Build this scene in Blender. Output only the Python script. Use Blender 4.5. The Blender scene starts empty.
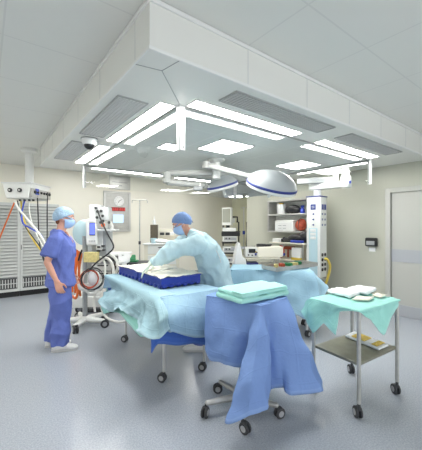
import bpy, bmesh, math, random
from mathutils import Vector, Matrix, noise
random.seed(4)
PI = math.pi
scene = bpy.context.scene
COL = scene.collection
# ------------------------------------------------------------------ camera frame and helpers
F, CX, CY, EYE = 298.0, 211.0, 226.0, 1.5
DIR = Vector((0.6046, 0.7965, 0)); RGT = Vector((0.7965, -0.6046, 0))
YAW = -math.atan2(0.6046, 0.7965)
def V(lat, d, z): return RGT * lat + DIR * d + Vector((0, 0, z))
def P(px, py, d): return V((px - CX) / F * d, d, EYE + (CY - py) / F * d)
def Z(px, py, z):
    d = F * (EYE - z) / (py - CY)
    return V((px - CX) / F * d, d, z)
HC, HT = 2.53, 2.84          # underside of the canopy, room ceiling
XW, YB, YC, XR = 5.49, 7.8, 5.67, 6.84   # right wall, back wall, wall corner, recess wall
X0, Y0 = -2.8, -2.0

# ------------------------------------------------------------------ materials
def mat(name, col, rough=.5, metal=0, spec=.5, bump=0, bscale=30, var=0, vscale=8, emit=0, coat=0, vdetail=2):
    m = bpy.data.materials.new(name); m.use_nodes = True
    nt = m.node_tree; b = nt.nodes['Principled BSDF']
    c = (*col, 1)
    b.inputs['Base Color'].default_value = c; b.inputs['Roughness'].default_value = rough
    b.inputs['Metallic'].default_value = metal; b.inputs['Specular IOR Level'].default_value = spec
    if coat: b.inputs['Coat Weight'].default_value = coat
    if emit:
        b.inputs['Emission Color'].default_value = c; b.inputs['Emission Strength'].default_value = emit
    if var or bump:
        tc = nt.nodes.new('ShaderNodeTexCoord')
    if var:
        n = nt.nodes.new('ShaderNodeTexNoise'); n.inputs['Scale'].default_value = vscale; n.inputs['Detail'].default_value = vdetail
        r = nt.nodes.new('ShaderNodeValToRGB')
        r.color_ramp.elements[0].position = .3; r.color_ramp.elements[1].position = .7
        r.color_ramp.elements[0].color = tuple(max(0, x * (1 - var)) for x in col) + (1,)
        r.color_ramp.elements[1].color = tuple(min(1, x * (1 + var)) for x in col) + (1,)
        nt.links.new(tc.outputs['Object'], n.inputs['Vector']); nt.links.new(n.outputs['Fac'], r.inputs['Fac'])
        nt.links.new(r.outputs['Color'], b.inputs['Base Color'])
    if bump:
        n2 = nt.nodes.new('ShaderNodeTexNoise'); n2.inputs['Scale'].default_value = bscale; n2.inputs['Detail'].default_value = 3
        bp = nt.nodes.new('ShaderNodeBump'); bp.inputs['Strength'].default_value = bump; bp.inputs['Distance'].default_value = .02
        nt.links.new(tc.outputs['Object'], n2.inputs['Vector']); nt.links.new(n2.outputs['Fac'], bp.inputs['Height'])
        nt.links.new(bp.outputs['Normal'], b.inputs['Normal'])
    return m
def srgb(r, g, b):
    f = lambda c: (c / 255 / 12.92) if c / 255 <= .04045 else ((c / 255 + .055) / 1.055) ** 2.4
    return (f(r), f(g), f(b))
def cmat(name, r, g, b, **k): return mat(name, srgb(r, g, b), **k)

MT = dict(
    floor=cmat('vinyl_floor', 164, 170, 178, rough=.21, var=.16, vscale=90, vdetail=4),
    wall=cmat('cream_wall', 240, 237, 224, rough=.6, var=.012, vscale=2),
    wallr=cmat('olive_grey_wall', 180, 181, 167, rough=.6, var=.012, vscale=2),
    wall2=cmat('olive_wall', 222, 222, 196, rough=.6, var=.015, vscale=2),
    white=cmat('white_paint', 228, 230, 228, rough=.35),
    panel=cmat('canopy_panel', 224, 225, 220, rough=.4),
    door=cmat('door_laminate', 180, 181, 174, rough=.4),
    band=cmat('door_band', 168, 171, 176, rough=.4),
    steel=cmat('brushed_steel', 184, 184, 180, rough=.35, metal=.55, var=.08, vscale=20),
    steelb=cmat('bright_steel', 205, 205, 202, rough=.28, metal=.55),
    alu=cmat('grey_metal', 170, 172, 170, rough=.4, metal=.3),
    louvre=cmat('louvre_grey', 205, 208, 206, rough=.4),
    grille=cmat('grille_grey', 186, 187, 185, rough=.5),
    dark=cmat('dark_grey', 60, 62, 64, rough=.5),
    black=cmat('black_plastic', 26, 27, 29, rough=.45),
    rubber=cmat('grey_rubber', 58, 59, 62, rough=.6),
    hub=cmat('wheel_hub', 165, 166, 168, rough=.4),
    plastic=cmat('pale_plastic', 226, 228, 224, rough=.4),
    grey=cmat('mid_grey', 160, 164, 165, rough=.45),
    cream=cmat('cream_plastic', 226, 222, 206, rough=.45),
    paleblue=cmat('pale_blue_plastic', 186, 214, 222, rough=.35),
    blue=cmat('blue_plastic', 40, 62, 168, rough=.4),
    navy=cmat('navy_trim', 44, 52, 120, rough=.4),
    tray=cmat('blue_tray', 38, 58, 160, rough=.35, var=.1, vscale=6),
    liner=cmat('paper_liner', 238, 234, 222, rough=.8, bump=.4, bscale=18, var=.05, vscale=14),
    drape=('blue_drape', 120, 149, 202),
    lightdrape=('light_blue_drape', 142, 174, 194),
    paledrape=('pale_aqua_drape', 150, 182, 192),
    tealdrape=('teal_drape', 158, 218, 208),
    deepdrape=('deep_blue_drape', 70, 106, 186),
    backdrape=('sky_drape', 156, 192, 210),
    gown=cmat('gown_fabric', 192, 220, 228, rough=.8, bump=.3, bscale=22, var=.03, vscale=5),
    scrub=cmat('scrub_cotton', 98, 114, 184, rough=.85, bump=.3, bscale=26, var=.05, vscale=8),
    cap=cmat('cap_pale_blue', 160, 188, 212, rough=.85, bump=.3, bscale=60),
    cap2=cmat('cap_blue', 118, 146, 194, rough=.85, bump=.3, bscale=60),
    mask=cmat('mask_blue', 170, 200, 240, rough=.85),
    skin=cmat('skin', 214, 160, 138, rough=.55, var=.05, vscale=20),
    glove=cmat('latex_glove', 206, 220, 206, rough=.5),
    hair=cmat('brown_hair', 120, 74, 48, rough=.7, var=.2, vscale=80),
    eye=cmat('eye_dark', 34, 28, 26, rough=.2),
    eyew=cmat('eye_white', 232, 230, 226, rough=.3),
    shoe=cmat('white_shoe', 238, 238, 236, rough=.5),
    sole=cmat('sole', 200, 200, 200, rough=.7),
    orange=cmat('orange_cable', 226, 112, 46, rough=.45),
    yellow=cmat('yellow_hose', 226, 200, 84, rough=.45),
    whitehose=cmat('white_hose', 236, 236, 230, rough=.45),
    bluehose=cmat('blue_hose', 62, 84, 186, rough=.45),
    redd=cmat('red_plastic', 196, 44, 40, rough=.45),
    rust=cmat('rust_kit', 176, 78, 52, rough=.6, var=.3, vscale=30),
    green=cmat('green_cloth', 30, 118, 72, rough=.7),
    amber=cmat('amber_box', 205, 192, 130, rough=.5, var=.15, vscale=30),
    ochre=cmat('ochre_print', 206, 176, 62, rough=.5, var=.25, vscale=60),
    brown=cmat('brown_case', 84, 76, 62, rough=.5, var=.25, vscale=60),
    paper=cmat('white_paper', 238, 239, 238, rough=.7),
    packs=cmat('pack_white', 232, 236, 238, rough=.7, bump=.5, bscale=40, var=.06, vscale=30),
    screen=cmat('screen_blue', 96, 112, 220, rough=.2, emit=.55),
    screenp=cmat('screen_pale', 170, 205, 235, rough=.2, emit=.7),
    screeng=cmat('screen_grey', 150, 152, 140, rough=.2, emit=.12),
    led=cmat('led_red', 214, 58, 52, rough=.3, emit=.5),
    ledb=cmat('led_back', 120, 30, 30, rough=.3),
    band_blue=cmat('band_blue', 46, 60, 130, rough=.4),
    dome=cmat('lamp_shell', 172, 178, 180, rough=.3),
    lens=cmat('lamp_lens', 150, 158, 162, rough=.15),
    seam=cmat('seam_grey', 150, 152, 152, rough=.7),
    seam2=cmat('seam_pale', 205, 208, 208, rough=.7),
    armgrey=cmat('arm_grey', 168, 170, 166, rough=.4),
    slat=cmat('slat_grey', 186, 189, 187, rough=.4),
    shelfsteel=cmat('shelf_steel', 140, 139, 124, rough=.3, metal=.5, var=.1, vscale=12),
    ventmesh=cmat('vent_mesh', 214, 215, 213, rough=.5),
    print=cmat('print_grey', 110, 112, 114, rough=.7),
)
def drape_mat(name, r, g, b, hem=.03, crease=.21):
    m = mat(name, srgb(r, g, b), rough=.8, spec=.25)
    nt = m.node_tree; bs = nt.nodes['Principled BSDF']
    def N(op, a, bb=None):
        n = nt.nodes.new('ShaderNodeMath'); n.operation = op
        for i, x in enumerate((a, bb)):
            if x is None: continue
            if isinstance(x, (int, float)): n.inputs[i].default_value = x
            else: nt.links.new(x, n.inputs[i])
        return n.outputs[0]
    uvn = nt.nodes.new('ShaderNodeUVMap'); uvn.uv_map = 'cloth'
    sp = nt.nodes.new('ShaderNodeSeparateXYZ'); nt.links.new(uvn.outputs[0], sp.inputs[0])
    # pressed-in fold lines on a regular grid, as a fine bump
    def ridge(o, per, off):
        x = N('FRACT', N('DIVIDE', N('ADD', o, off), per)); x = N('ABSOLUTE', N('SUBTRACT', x, .5))
        return N('MAXIMUM', N('SUBTRACT', 1.0, N('DIVIDE', x, .035)), 0.0)
    rd = N('ADD', ridge(sp.outputs[0], crease, .06), ridge(sp.outputs[1], crease, .03))
    tc = nt.nodes.new('ShaderNodeTexCoord'); nz = nt.nodes.new('ShaderNodeTexNoise'); nz.inputs['Scale'].default_value = 24; nz.inputs['Detail'].default_value = 3
    nt.links.new(tc.outputs['Object'], nz.inputs['Vector'])
    hgt = N('ADD', N('MULTIPLY', rd, .35), N('MULTIPLY', nz.outputs['Fac'], .8))
    bp = nt.nodes.new('ShaderNodeBump'); bp.inputs['Strength'].default_value = .35; bp.inputs['Distance'].default_value = .015
    nt.links.new(hgt, bp.inputs['Height']); nt.links.new(bp.outputs[0], bs.inputs['Normal'])
    # double cloth in the turned hem
    hm = N('LESS_THAN', sp.outputs[1], hem)
    mx = nt.nodes.new('ShaderNodeMix'); mx.data_type = 'RGBA'; c = srgb(r, g, b)
    nt.links.new(hm, mx.inputs[0]); mx.inputs[6].default_value = (*c, 1); mx.inputs[7].default_value = (*[min(1, x * .5 + .5 * x ** .8) for x in c], 1)
    nt.links.new(mx.outputs[2], bs.inputs['Base Color']); return m
def lamp_mat(name, strength):
    m = bpy.data.materials.new(name); m.use_nodes = True
    nt = m.node_tree; nt.nodes.remove(nt.nodes['Principled BSDF'])
    e = nt.nodes.new('ShaderNodeEmission'); e.inputs[0].default_value = (1, .985, .96, 1); e.inputs[1].default_value = strength
    nt.links.new(e.outputs[0], nt.nodes['Material Output'].inputs[0]); return m
for k_, v_ in list(MT.items()):
    if isinstance(v_, tuple): MT[k_] = drape_mat(*v_)
MT['tube'] = lamp_mat('tube_light', 27)
MT['square'] = lamp_mat('square_light', 16)
def glass_mat():
    m = bpy.data.materials.new('skirt_glass'); m.use_nodes = True
    nt = m.node_tree; nt.nodes.remove(nt.nodes['Principled BSDF'])
    t = nt.nodes.new('ShaderNodeBsdfTransparent'); t.inputs[0].default_value = (.955, .97, .965, 1)
    g = nt.nodes.new('ShaderNodeBsdfGlossy'); g.inputs['Roughness'].default_value = .0
    f = nt.nodes.new('ShaderNodeFresnel'); f.inputs[0].default_value = 1.55
    mx = nt.nodes.new('ShaderNodeMixShader')
    nt.links.new(f.outputs[0], mx.inputs[0]); nt.links.new(t.outputs[0], mx.inputs[1]); nt.links.new(g.outputs[0], mx.inputs[2])
    nt.links.new(mx.outputs[0], nt.nodes['Material Output'].inputs[0]); return m
MT['glass'] = glass_mat()
def seam_mat(name, col, line, period, ox, oy, width, rough=.45, fine=0):
    """panel surface with thin joints on a regular module in x and y"""
    m = bpy.data.materials.new(name); m.use_nodes = True
    nt = m.node_tree; b = nt.nodes['Principled BSDF']; b.inputs['Roughness'].default_value = rough
    tc = nt.nodes.new('ShaderNodeTexCoord'); sp = nt.nodes.new('ShaderNodeSeparateXYZ')
    nt.links.new(tc.outputs['Object'], sp.inputs[0])
    def N(op, a, bb=None):
        n = nt.nodes.new('ShaderNodeMath'); n.operation = op
        for i, x in enumerate((a, bb)):
            if x is None: continue
            if isinstance(x, (int, float)): n.inputs[i].default_value = x
            else: nt.links.new(x, n.inputs[i])
        return n.outputs[0]
    def line_at(o, off, per, w):
        x = N('SUBTRACT', o, off); x = N('DIVIDE', x, per); x = N('FRACT', x)
        x = N('SUBTRACT', x, .5); x = N('ABSOLUTE', x)
        return N('GREATER_THAN', x, .5 - w / per / 2)
    a = N('MAXIMUM', line_at(sp.outputs[0], ox, period, width), line_at(sp.outputs[1], oy, period, width))
    mx = nt.nodes.new('ShaderNodeMix'); mx.data_type = 'RGBA'
    nt.links.new(a, mx.inputs[0]); mx.inputs[6].default_value = (*col, 1); mx.inputs[7].default_value = (*line, 1)
    out = mx.outputs[2]
    if fine:
        dots = N('MAXIMUM', line_at(sp.outputs[0], 0, fine, fine * .35), line_at(sp.outputs[1], 0, fine, fine * .35))
        m2 = nt.nodes.new('ShaderNodeMix'); m2.data_type = 'RGBA'
        nt.links.new(dots, m2.inputs[0]); nt.links.new(out, m2.inputs[6]); m2.inputs[7].default_value = (*[c * 1.12 for c in col], 1)
        out = m2.outputs[2]
    nt.links.new(out, b.inputs['Base Color']); return m
MT['ceiling'] = seam_mat('ceiling_panels', srgb(222, 223, 218), srgb(212, 213, 209), .73, .10, 4.0, .012)
MT['diffuser'] = seam_mat('perforated_ceiling', srgb(206, 211, 208), srgb(226, 229, 227), .573, 1.33, 2.19, .02, fine=.03)

# ------------------------------------------------------------------ mesh builder
class M:
    def __init__(s): s.bm = bmesh.new()
    def box(s, c, size, rot=None):
        r = bmesh.ops.create_cube(s.bm, size=1)
        mt = Matrix.Translation(Vector(c)) @ (rot.to_4x4() if rot else Matrix()) @ Matrix.Diagonal((*size, 1))
        bmesh.ops.transform(s.bm, matrix=mt, verts=r['verts']); return s
    def bx(s, x0, x1, y0, y1, z0, z1):
        return s.box(((x0 + x1) / 2, (y0 + y1) / 2, (z0 + z1) / 2), (abs(x1 - x0), abs(y1 - y0), abs(z1 - z0)))
    def cyl(s, p0, p1, r0, r1=None, seg=16):
        p0, p1 = Vector(p0), Vector(p1); r1 = r0 if r1 is None else r1
        r = bmesh.ops.create_cone(s.bm, cap_ends=True, segments=seg, radius1=r0, radius2=r1, depth=(p1 - p0).length)
        q = (p1 - p0).to_track_quat('Z', 'Y').to_matrix().to_4x4()
        bmesh.ops.transform(s.bm, matrix=Matrix.Translation((p0 + p1) / 2) @ q, verts=r['verts']); return s
    def ball(s, c, r, seg=16, rot=None):
        if not hasattr(r, '__len__'): r = (r, r, r)
        q = bmesh.ops.create_uvsphere(s.bm, u_segments=seg, v_segments=max(6, seg // 2), radius=1)
        bmesh.ops.transform(s.bm, matrix=Matrix.Translation(Vector(c)) @ (rot.to_4x4() if rot else Matrix()) @ Matrix.Diagonal((*r, 1)), verts=q['verts']); return s
    def loft(s, rings, seg=20):
        """rings of (centre, side vector, front vector); closed ends"""
        prev = None
        for c, a, b in rings:
            c, a, b = Vector(c), Vector(a), Vector(b)
            vs = [s.bm.verts.new(c + a * math.cos(2 * PI * i / seg) + b * math.sin(2 * PI * i / seg)) for i in range(seg)]
            if prev: 
                for i in range(seg): s.bm.faces.new((prev[i], prev[(i + 1) % seg], vs[(i + 1) % seg], vs[i]))
            else: s.bm.faces.new(vs[::-1])
            prev = vs
        s.bm.faces.new(prev); return s
    def tube(s, pts, r, seg=8, smooth=6):
        pts = spline(pts, smooth) if smooth else [Vector(p) for p in pts]
        rings = []
        up = Vector((0, 0, 1)); last = None
        for i, p in enumerate(pts):
            t = (pts[min(i + 1, len(pts) - 1)] - pts[max(i - 1, 0)]).normalized()
            if last is None:
                a = t.cross(up if abs(t.z) < .9 else Vector((1, 0, 0))).normalized()
            else:
                a = (last - t * last.dot(t)).normalized()
            last = a; b = t.cross(a)
            rings.append((p, a * r, b * r))
        return s.loft(rings, seg)
    def chain(s, pts, seg=12):
        """capsule chain of (point, radius)"""
        for i, (p, r) in enumerate(pts):
            s.ball(p, r, seg)
            if i: 
                q, rq = pts[i - 1]
                if (Vector(p) - Vector(q)).length > 1e-4: s.cyl(q, p, rq, r, seg)
        return s
    def lathe(s, prof, c=(0, 0, 0), seg=24, rot=None):
        rot = rot or Matrix.Identity(3)
        s.loft([(Vector(c) + rot @ Vector((0, 0, z)), rot @ Vector((r, 0, 0)), rot @ Vector((0, r, 0))) for r, z in prof], seg); return s
    def poly(s, pts):
        s.bm.faces.new([s.bm.verts.new(Vector(p)) for p in pts]); return s
    def prism(s, pts, off):
        off = Vector(off); a = [s.bm.verts.new(Vector(p)) for p in pts]; b = [s.bm.verts.new(Vector(p) + off) for p in pts]
        n = len(a); s.bm.faces.new(a[::-1]); s.bm.faces.new(b)
        for i in range(n): s.bm.faces.new((a[i], a[(i + 1) % n], b[(i + 1) % n], b[i]))
        return s
    def ring(s, c, R, r, rot=None, seg=28, sx=1, sy=1):
        rot = rot or Matrix.Identity(3); pts = []
        for i in range(seg):
            t = 2 * PI * i / seg; pts.append(Vector((math.cos(t), math.sin(t), 0)))
        g = []
        for p in pts:
            vs = []
            for k in range(8):
                u = 2 * PI * k / 8
                q = Vector((p.x * sx, p.y * sy, 0)) * R + p * r * math.cos(u) + Vector((0, 0, r * math.sin(u)))
                vs.append(s.bm.verts.new(Vector(c) + rot @ q))
            g.append(vs)
        for i in range(seg):
            for k in range(8): s.bm.faces.new((g[i][k], g[(i + 1) % seg][k], g[(i + 1) % seg][(k + 1) % 8], g[i][(k + 1) % 8]))
        return s
def spline(pts, n=6, cyclic=False):
    pts = [Vector(p) for p in pts]; out = []; k = len(pts)
    if k < 3 and not cyclic: return [pts[0].lerp(pts[-1], i / n) for i in range(n + 1)]
    rng = k if cyclic else k - 1
    for i in range(rng):
        if cyclic: p0, p1, p2, p3 = pts[i - 1], pts[i], pts[(i + 1) % k], pts[(i + 2) % k]
        else: p0, p1, p2, p3 = pts[max(i - 1, 0)], pts[i], pts[i + 1], pts[min(i + 2, k - 1)]
        for j in range(n):
            t = j / n
            out.append(.5 * ((2 * p1) + (p2 - p0) * t + (2 * p0 - 5 * p1 + 4 * p2 - p3) * t * t + (3 * p1 - p0 - 3 * p2 + p3) * t ** 3))
    if not cyclic: out.append(pts[-1])
    return out

# ------------------------------------------------------------------ linking, naming
def root_of(o):
    while o.parent: o = o.parent
    return o
def wm(o):
    r = root_of(o); return Matrix.Translation(r.location) @ r.rotation_euler.to_matrix().to_4x4()
def finish(me, mt, smooth=True):
    me.materials.append(mt)
    if smooth:
        for p in me.polygons: p.use_smooth = True
        me.set_sharp_from_angle(angle=math.radians(38))
def part(name, m, mt, parent=None, world=False, bevel=0, label=None, kind=None):
    """link the builder's mesh as one object; with world=True its vertices are in world coordinates"""
    me = bpy.data.meshes.new(name)
    bmesh.ops.recalc_face_normals(m.bm, faces=m.bm.faces)
    m.bm.to_mesh(me); m.bm.free()
    if world and parent: me.transform(wm(parent).inverted())
    finish(me, MT[mt] if isinstance(mt, str) else mt)
    o = bpy.data.objects.new(name, me); COL.objects.link(o); o.parent = parent
    if bevel:
        b = o.modifiers.new('bevel', 'BEVEL'); b.width = bevel; b.segments = 2; b.limit_method = 'ANGLE'; b.angle_limit = math.radians(40)
    if label: o['label'] = label
    if kind: o['kind'] = kind
    return o
def tag(o, label, cat, group=None):
    o['label'] = label; o['category'] = cat
    if group: o['group'] = group
    return o
def thing(name, label, cat, loc=(0, 0, 0), rotz=0, group=None):
    o = bpy.data.objects.new(name, None); COL.objects.link(o); o.location = loc; o.rotation_euler = (0, 0, rotz)
    o.empty_display_size = .05
    return tag(o, label, cat, group)
def solo(name, m, mt, label, cat, group=None, bevel=0):
    """a thing that is one mesh, built in world coordinates: origin moved to its base"""
    bm = m.bm; lo = min(v.co.z for v in bm.verts); n = len(bm.verts)
    c = sum((v.co for v in bm.verts), Vector()) / n; c.z = lo
    bmesh.ops.translate(bm, vec=-c, verts=bm.verts)
    o = part(name, m, mt, bevel=bevel); o.location = c
    return tag(o, label, cat, group)
def struct(name, m, mt, bevel=0, parent=None):
    o = part(name, m, mt, parent=parent, bevel=bevel)
    if not parent: o['kind'] = 'structure'
    return o
def dup(root, loc, rotz=None, label=None):
    r = root.copy(); COL.objects.link(r); r.location = loc
    if rotz is not None: r.rotation_euler = (0, 0, rotz)
    if label: r['label'] = label
    for ch in list(root.children):
        c = ch.copy(); COL.objects.link(c); c.parent = r
        for g in ch.children:
            d = g.copy(); COL.objects.link(d); d.parent = c
    return r
def remesh(o, voxel, smooth=4, wr=0, wscale=8, stretch=(1, 1, 1), crumple=0, cscale=6):
    """fuse the overlapping shells of a body or garment into one continuous skin"""
    md = o.modifiers.new('r', 'REMESH'); md.mode = 'VOXEL'; md.voxel_size = voxel; md.use_smooth_shade = True
    if smooth:
        sm = o.modifiers.new('s', 'SMOOTH'); sm.iterations = smooth; sm.factor = .5
    dg = bpy.context.evaluated_depsgraph_get(); dg.update()
    me = bpy.data.meshes.new_from_object(o.evaluated_get(dg))
    o.modifiers.clear(); old = o.data; mt = old.materials[0]
    me.materials.clear(); o.data = me; me.materials.append(mt)
    if wr:
        ns = [v.normal.copy() for v in me.vertices]
        for v, n in zip(me.vertices, ns):
            q = Vector((v.co.x * stretch[0], v.co.y * stretch[1], v.co.z * stretch[2])) * wscale
            k = noise.noise(q) * .6 + (1 - abs(noise.noise(q * 1.7 + Vector((5, 2, 1))))) * .6 - .3
            if crumple:
                q = Vector((v.co.x * stretch[0], v.co.y * stretch[1], v.co.z * stretch[2])) * cscale; q = q + Vector((1, 1, 1)) * .5 * noise.noise(q * .7)
                k += crumple / wr * (noise.voronoi(q)[0][0] - .5)
            v.co += n * wr * k
    for p in me.polygons: p.use_smooth = True
    return o
def spline2(pts, n, cyc, tens):
    a = spline(pts, n, cyc); pts = [Vector(p) for p in pts]; k = len(pts)
    if len(a) != (k * n if cyc else (k - 1) * n + 1): return a
    out = []
    for i, p in enumerate(a):
        j, t = divmod(i, n)
        q = pts[j % k].lerp(pts[(j + 1) % k], t / n) if (cyc or j < k - 1) else pts[-1]
        out.append(q.lerp(p, tens))
    return out
def cloth(name, rows, mt, parent=None, cyc=False, cap=False, n=6, wr=.006, wscale=7, thick=.003, seed=0, fade=True, tens=.6, crumple=0, cscale=5, flat=.3):
    """a sheet through a net of control points (rows from the table top down to the hem)"""
    R = [spline2(r, n, cyc, tens) for r in rows]
    w = len(R[0]); cols = [spline([r[i] for r in R], n) for i in range(w)]
    bm = bmesh.new(); h = len(cols[0])
    uv = bm.loops.layers.uv.new('cloth')
    us = [0]; mid = h * 2 // 3
    for i in range(w): us.append(us[-1] + (cols[(i + 1) % w][mid] - cols[i][mid]).length)
    vs_ = []
    for i in range(w):
        acc = [0]
        for j in range(h - 1, 0, -1): acc.append(acc[-1] + (cols[i][j] - cols[i][j - 1]).length)
        vs_.append(acc[::-1])
    g = [[bm.verts.new(cols[i][j]) for i in range(w)] for j in range(h)]
    for j in range(h - 1):
        for i in range(w if cyc else w - 1):
            k = (i + 1) % w
            f = bm.faces.new((g[j][i], g[j][k], g[j + 1][k], g[j + 1][i]))
            for lp, (ii, kk, jj) in zip(f.loops, ((i, i, j), (i + 1, k, j), (i + 1, k, j + 1), (i, i, j + 1))): lp[uv].uv = (us[ii], vs_[kk][jj])
    if cap:
        c = bm.verts.new(sum((v.co for v in g[0]), Vector()) / w)
        for i in range(w):
            f = bm.faces.new((g[0][i], c, g[0][(i + 1) % w]))
            for lp in f.loops: lp[uv].uv = (lp.vert.co.x, 1 + lp.vert.co.y)
    bmesh.ops.recalc_face_normals(bm, faces=bm.faces)
    bm.normal_update(); off = Vector((seed * 3.1, seed * 1.7, 0))
    mv = []
    for j in range(h):
        k = (j / (h - 1)) if fade else 1
        for v in g[j]:
            q = (v.co + off) * wscale
            s = noise.noise(Vector((q.x, q.y, q.z * .6))) + .8 * (abs(noise.noise(q * 1.9)) * 2 - .5)
            dd = wr * s
            if crumple:
                q = (v.co + off) * cscale; q = q + Vector((1, 1, 1)) * .5 * noise.noise(q * .7)
                dd += crumple * (noise.voronoi(q)[0][0] - .5)
            mv.append((v, v.normal * dd * (min(1, .06 + max(0, k - flat) * 2.4) if fade else 1)))
    for v, q in mv: v.co += q
    me = bpy.data.meshes.new(name); bm.to_mesh(me); bm.free()
    if parent: me.transform(wm(parent).inverted())
    finish(me, MT[mt])
    for p in me.polygons: p.use_smooth = True
    o = bpy.data.objects.new(name, me); COL.objects.link(o); o.parent = parent
    s = o.modifiers.new('thickness', 'SOLIDIFY'); s.thickness = thick; s.offset = 0
    return o
def center_origin(o):
    lo = min(v.co.z for v in o.data.vertices); n = len(o.data.vertices)
    c = sum((v.co for v in o.data.vertices), Vector()) / n; c.z = lo
    o.data.transform(Matrix.Translation(-c)); o.location = c
def rotz(a): return Matrix.Rotation(a, 3, 'Z')
def castor(parent, x, y, r=.05, ang=0, top=.12, steel='steel', name='castor'):
    """twin wheel castor with fork; wheels are a sub-part"""
    R = rotz(ang); m = M()
    m.cyl((x, y, r * 1.9), (x, y, top + .004), .012)
    m.box(Vector((x, y, r * 1.75)) + R @ Vector((.012, 0, 0)), (r * 1.1, r * .5, r * .5), R)
    c = part(name, m, 'dark', parent, bevel=.003)
    for s in (-1, 1):
        q = Vector((x, y, r)) + R @ Vector((.02, s * r * .36, 0)); dy = R @ Vector((0, r * .2, 0))
        part('wheel', M().cyl(q - dy, q + dy, r, seg=20), 'rubber', c, bevel=.006)
        q = Vector((x, y, r)) + R @ Vector((.02, s * r * .58, 0)); dy = R @ Vector((0, s * r * .06, 0))
        part('hub_cap', M().cyl(q, q + dy, r * .55, seg=16), 'hub', c)
    return c
# ------------------------------------------------------------------ the room
struct('floor', M().bx(X0, XR + .1, Y0, YB + .1, -.1, 0), 'floor')
struct('ceiling', M().bx(X0, XR + .1, Y0, YB + .1, HT, HT + .1), 'ceiling')
struct('wall_left', M().bx(X0 - .1, X0, Y0, YB, 0, HT), 'wall')
struct('wall_back', M().bx(X0 - .1, XR + .1, YB, YB + .1, 0, HT), 'wall')
# right wall with the opening of the door
DY0, DY1, DH = .92, 2.19, 2.067
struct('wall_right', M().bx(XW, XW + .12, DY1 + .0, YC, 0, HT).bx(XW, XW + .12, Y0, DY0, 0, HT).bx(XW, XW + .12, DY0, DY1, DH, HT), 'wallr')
struct('wall_return', M().bx(XW + .12, XR, YC - .12, YC, 0, HT), 'wall2')
struct('wall_recess', M().bx(XR, XR + .1, YC - .12, YB, 0, HT), 'wall2')
struct('trim_1', M().bx(XR - .06, XR, 6.05, 6.75, 0, 2.5).bx(XR - .09, XR - .06, 6.05, 6.13, 0, 2.5).bx(XR - .09, XR - .06, 6.67, 6.75, 0, 2.5), 'wall2', bevel=.005)
struct('baseboard_right', M().bx(XW - .012, XW, DY1 + .075, YC, 0, .1), 'band', bevel=.004)
struct('baseboard_back', M().bx(1.5, XR, YB - .012, YB, 0, .1), 'band', bevel=.004)
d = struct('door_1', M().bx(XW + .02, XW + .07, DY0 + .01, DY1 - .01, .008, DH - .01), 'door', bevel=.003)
part('door_band', M().bx(XW + .012, XW + .02, DY0 + .01, DY1 - .01, .90, 1.11), 'band', d)
part('kick_plate', M().bx(XW + .012, XW + .02, DY0 + .01, DY1 - .01, .012, .19), 'band', d)
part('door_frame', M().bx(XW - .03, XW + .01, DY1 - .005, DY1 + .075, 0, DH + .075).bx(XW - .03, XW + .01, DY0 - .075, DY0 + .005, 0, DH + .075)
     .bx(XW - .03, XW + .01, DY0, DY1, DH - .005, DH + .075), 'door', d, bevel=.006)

# ------------------------------------------------------------------ laminar-flow canopy
CX0, CX1, CY0, CY1 = .765, XW - .002, 1.6, 5.85
SX0, SX1, SY0, SY1 = 1.325, 4.76, 2.18, 5.32
cn = thing('ceiling_canopy', 'large white boxed canopy lowered from the ceiling over the operating area', 'ceiling canopy', (CX0, CY0, HC))
m = M()
t = .03
m.bx(CX0, CX1, CY0, CY0 + t, HC + .012, HT - .002).bx(CX0, CX1, CY1 - t, CY1, HC + .012, HT - .002)
m.bx(CX0, CX0 + t, CY0 + t, CY1 - t, HC + .012, HT - .002)
part('fascia', m, 'panel', cn, world=True)
m = M().bx(CX0, CX1, CY0 - .012, CY0 + .004, HT - .03, HT - .002).bx(CX0 - .012, CX0 + .004, CY0 - .012, CY1, HT - .03, HT - .002)
m.bx(CX0, CX1, CY0 - .008, CY0 + .004, HC + .0, HC + .022).bx(CX0 - .008, CX0 + .004, CY0 - .008, CY1, HC + .0, HC + .022)
part('edge_trim', m, 'white', cn, world=True, bevel=.003)
m = M()   # joints between the fascia panels
for k in range(1, 6):
    x = .10 + .73 * (k + 1)
    if x < CX1: part('panel_joint', M().bx(x - .003, x + .003, CY0 - .002, CY0 + .004, HC + .024, HT - .032), 'seam2', cn, world=True)
for k in range(-3, 3):
    y = 4.0 + .73 * k
    if CY0 < y < CY1: part('panel_joint', M().bx(CX0 - .002, CX0 + .004, y - .003, y + .003, HC + .024, HT - .032), 'seam2', cn, world=True)
m = M()   # soffit ring around the perforated field
m.bx(CX0 + .001, CX1, CY0 + .001, SY0, HC, HC + .012).bx(CX0 + .001, CX1, SY1, CY1 - .001, HC, HC + .012)
m.bx(CX0 + .001, SX0, SY0, SY1, HC, HC + .012).bx(SX1, CX1, SY0, SY1, HC, HC + .012)
part('soffit', m, 'panel', cn, world=True)
part('perforated_panel', M().bx(SX0, SX1, SY0, SY1, HC + .002, HC + .012), 'diffuser', cn, world=True)
m = M()
c0 = Vector((CX0 + .17, CY0 + .17, HC - .001)); c1 = Vector((SX0 - .02, SY0 - .02, HC - .001))
m.cyl(c0, c1, .0024, seg=6); m.cyl(c0, (CX0 + .2, CY0, HC - .001), .0024, seg=6); m.cyl(c0, (CX0, CY0 + .2, HC - .001), .0024, seg=6)
part('corner_joint', m, 'seam', cn, world=True)

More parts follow.
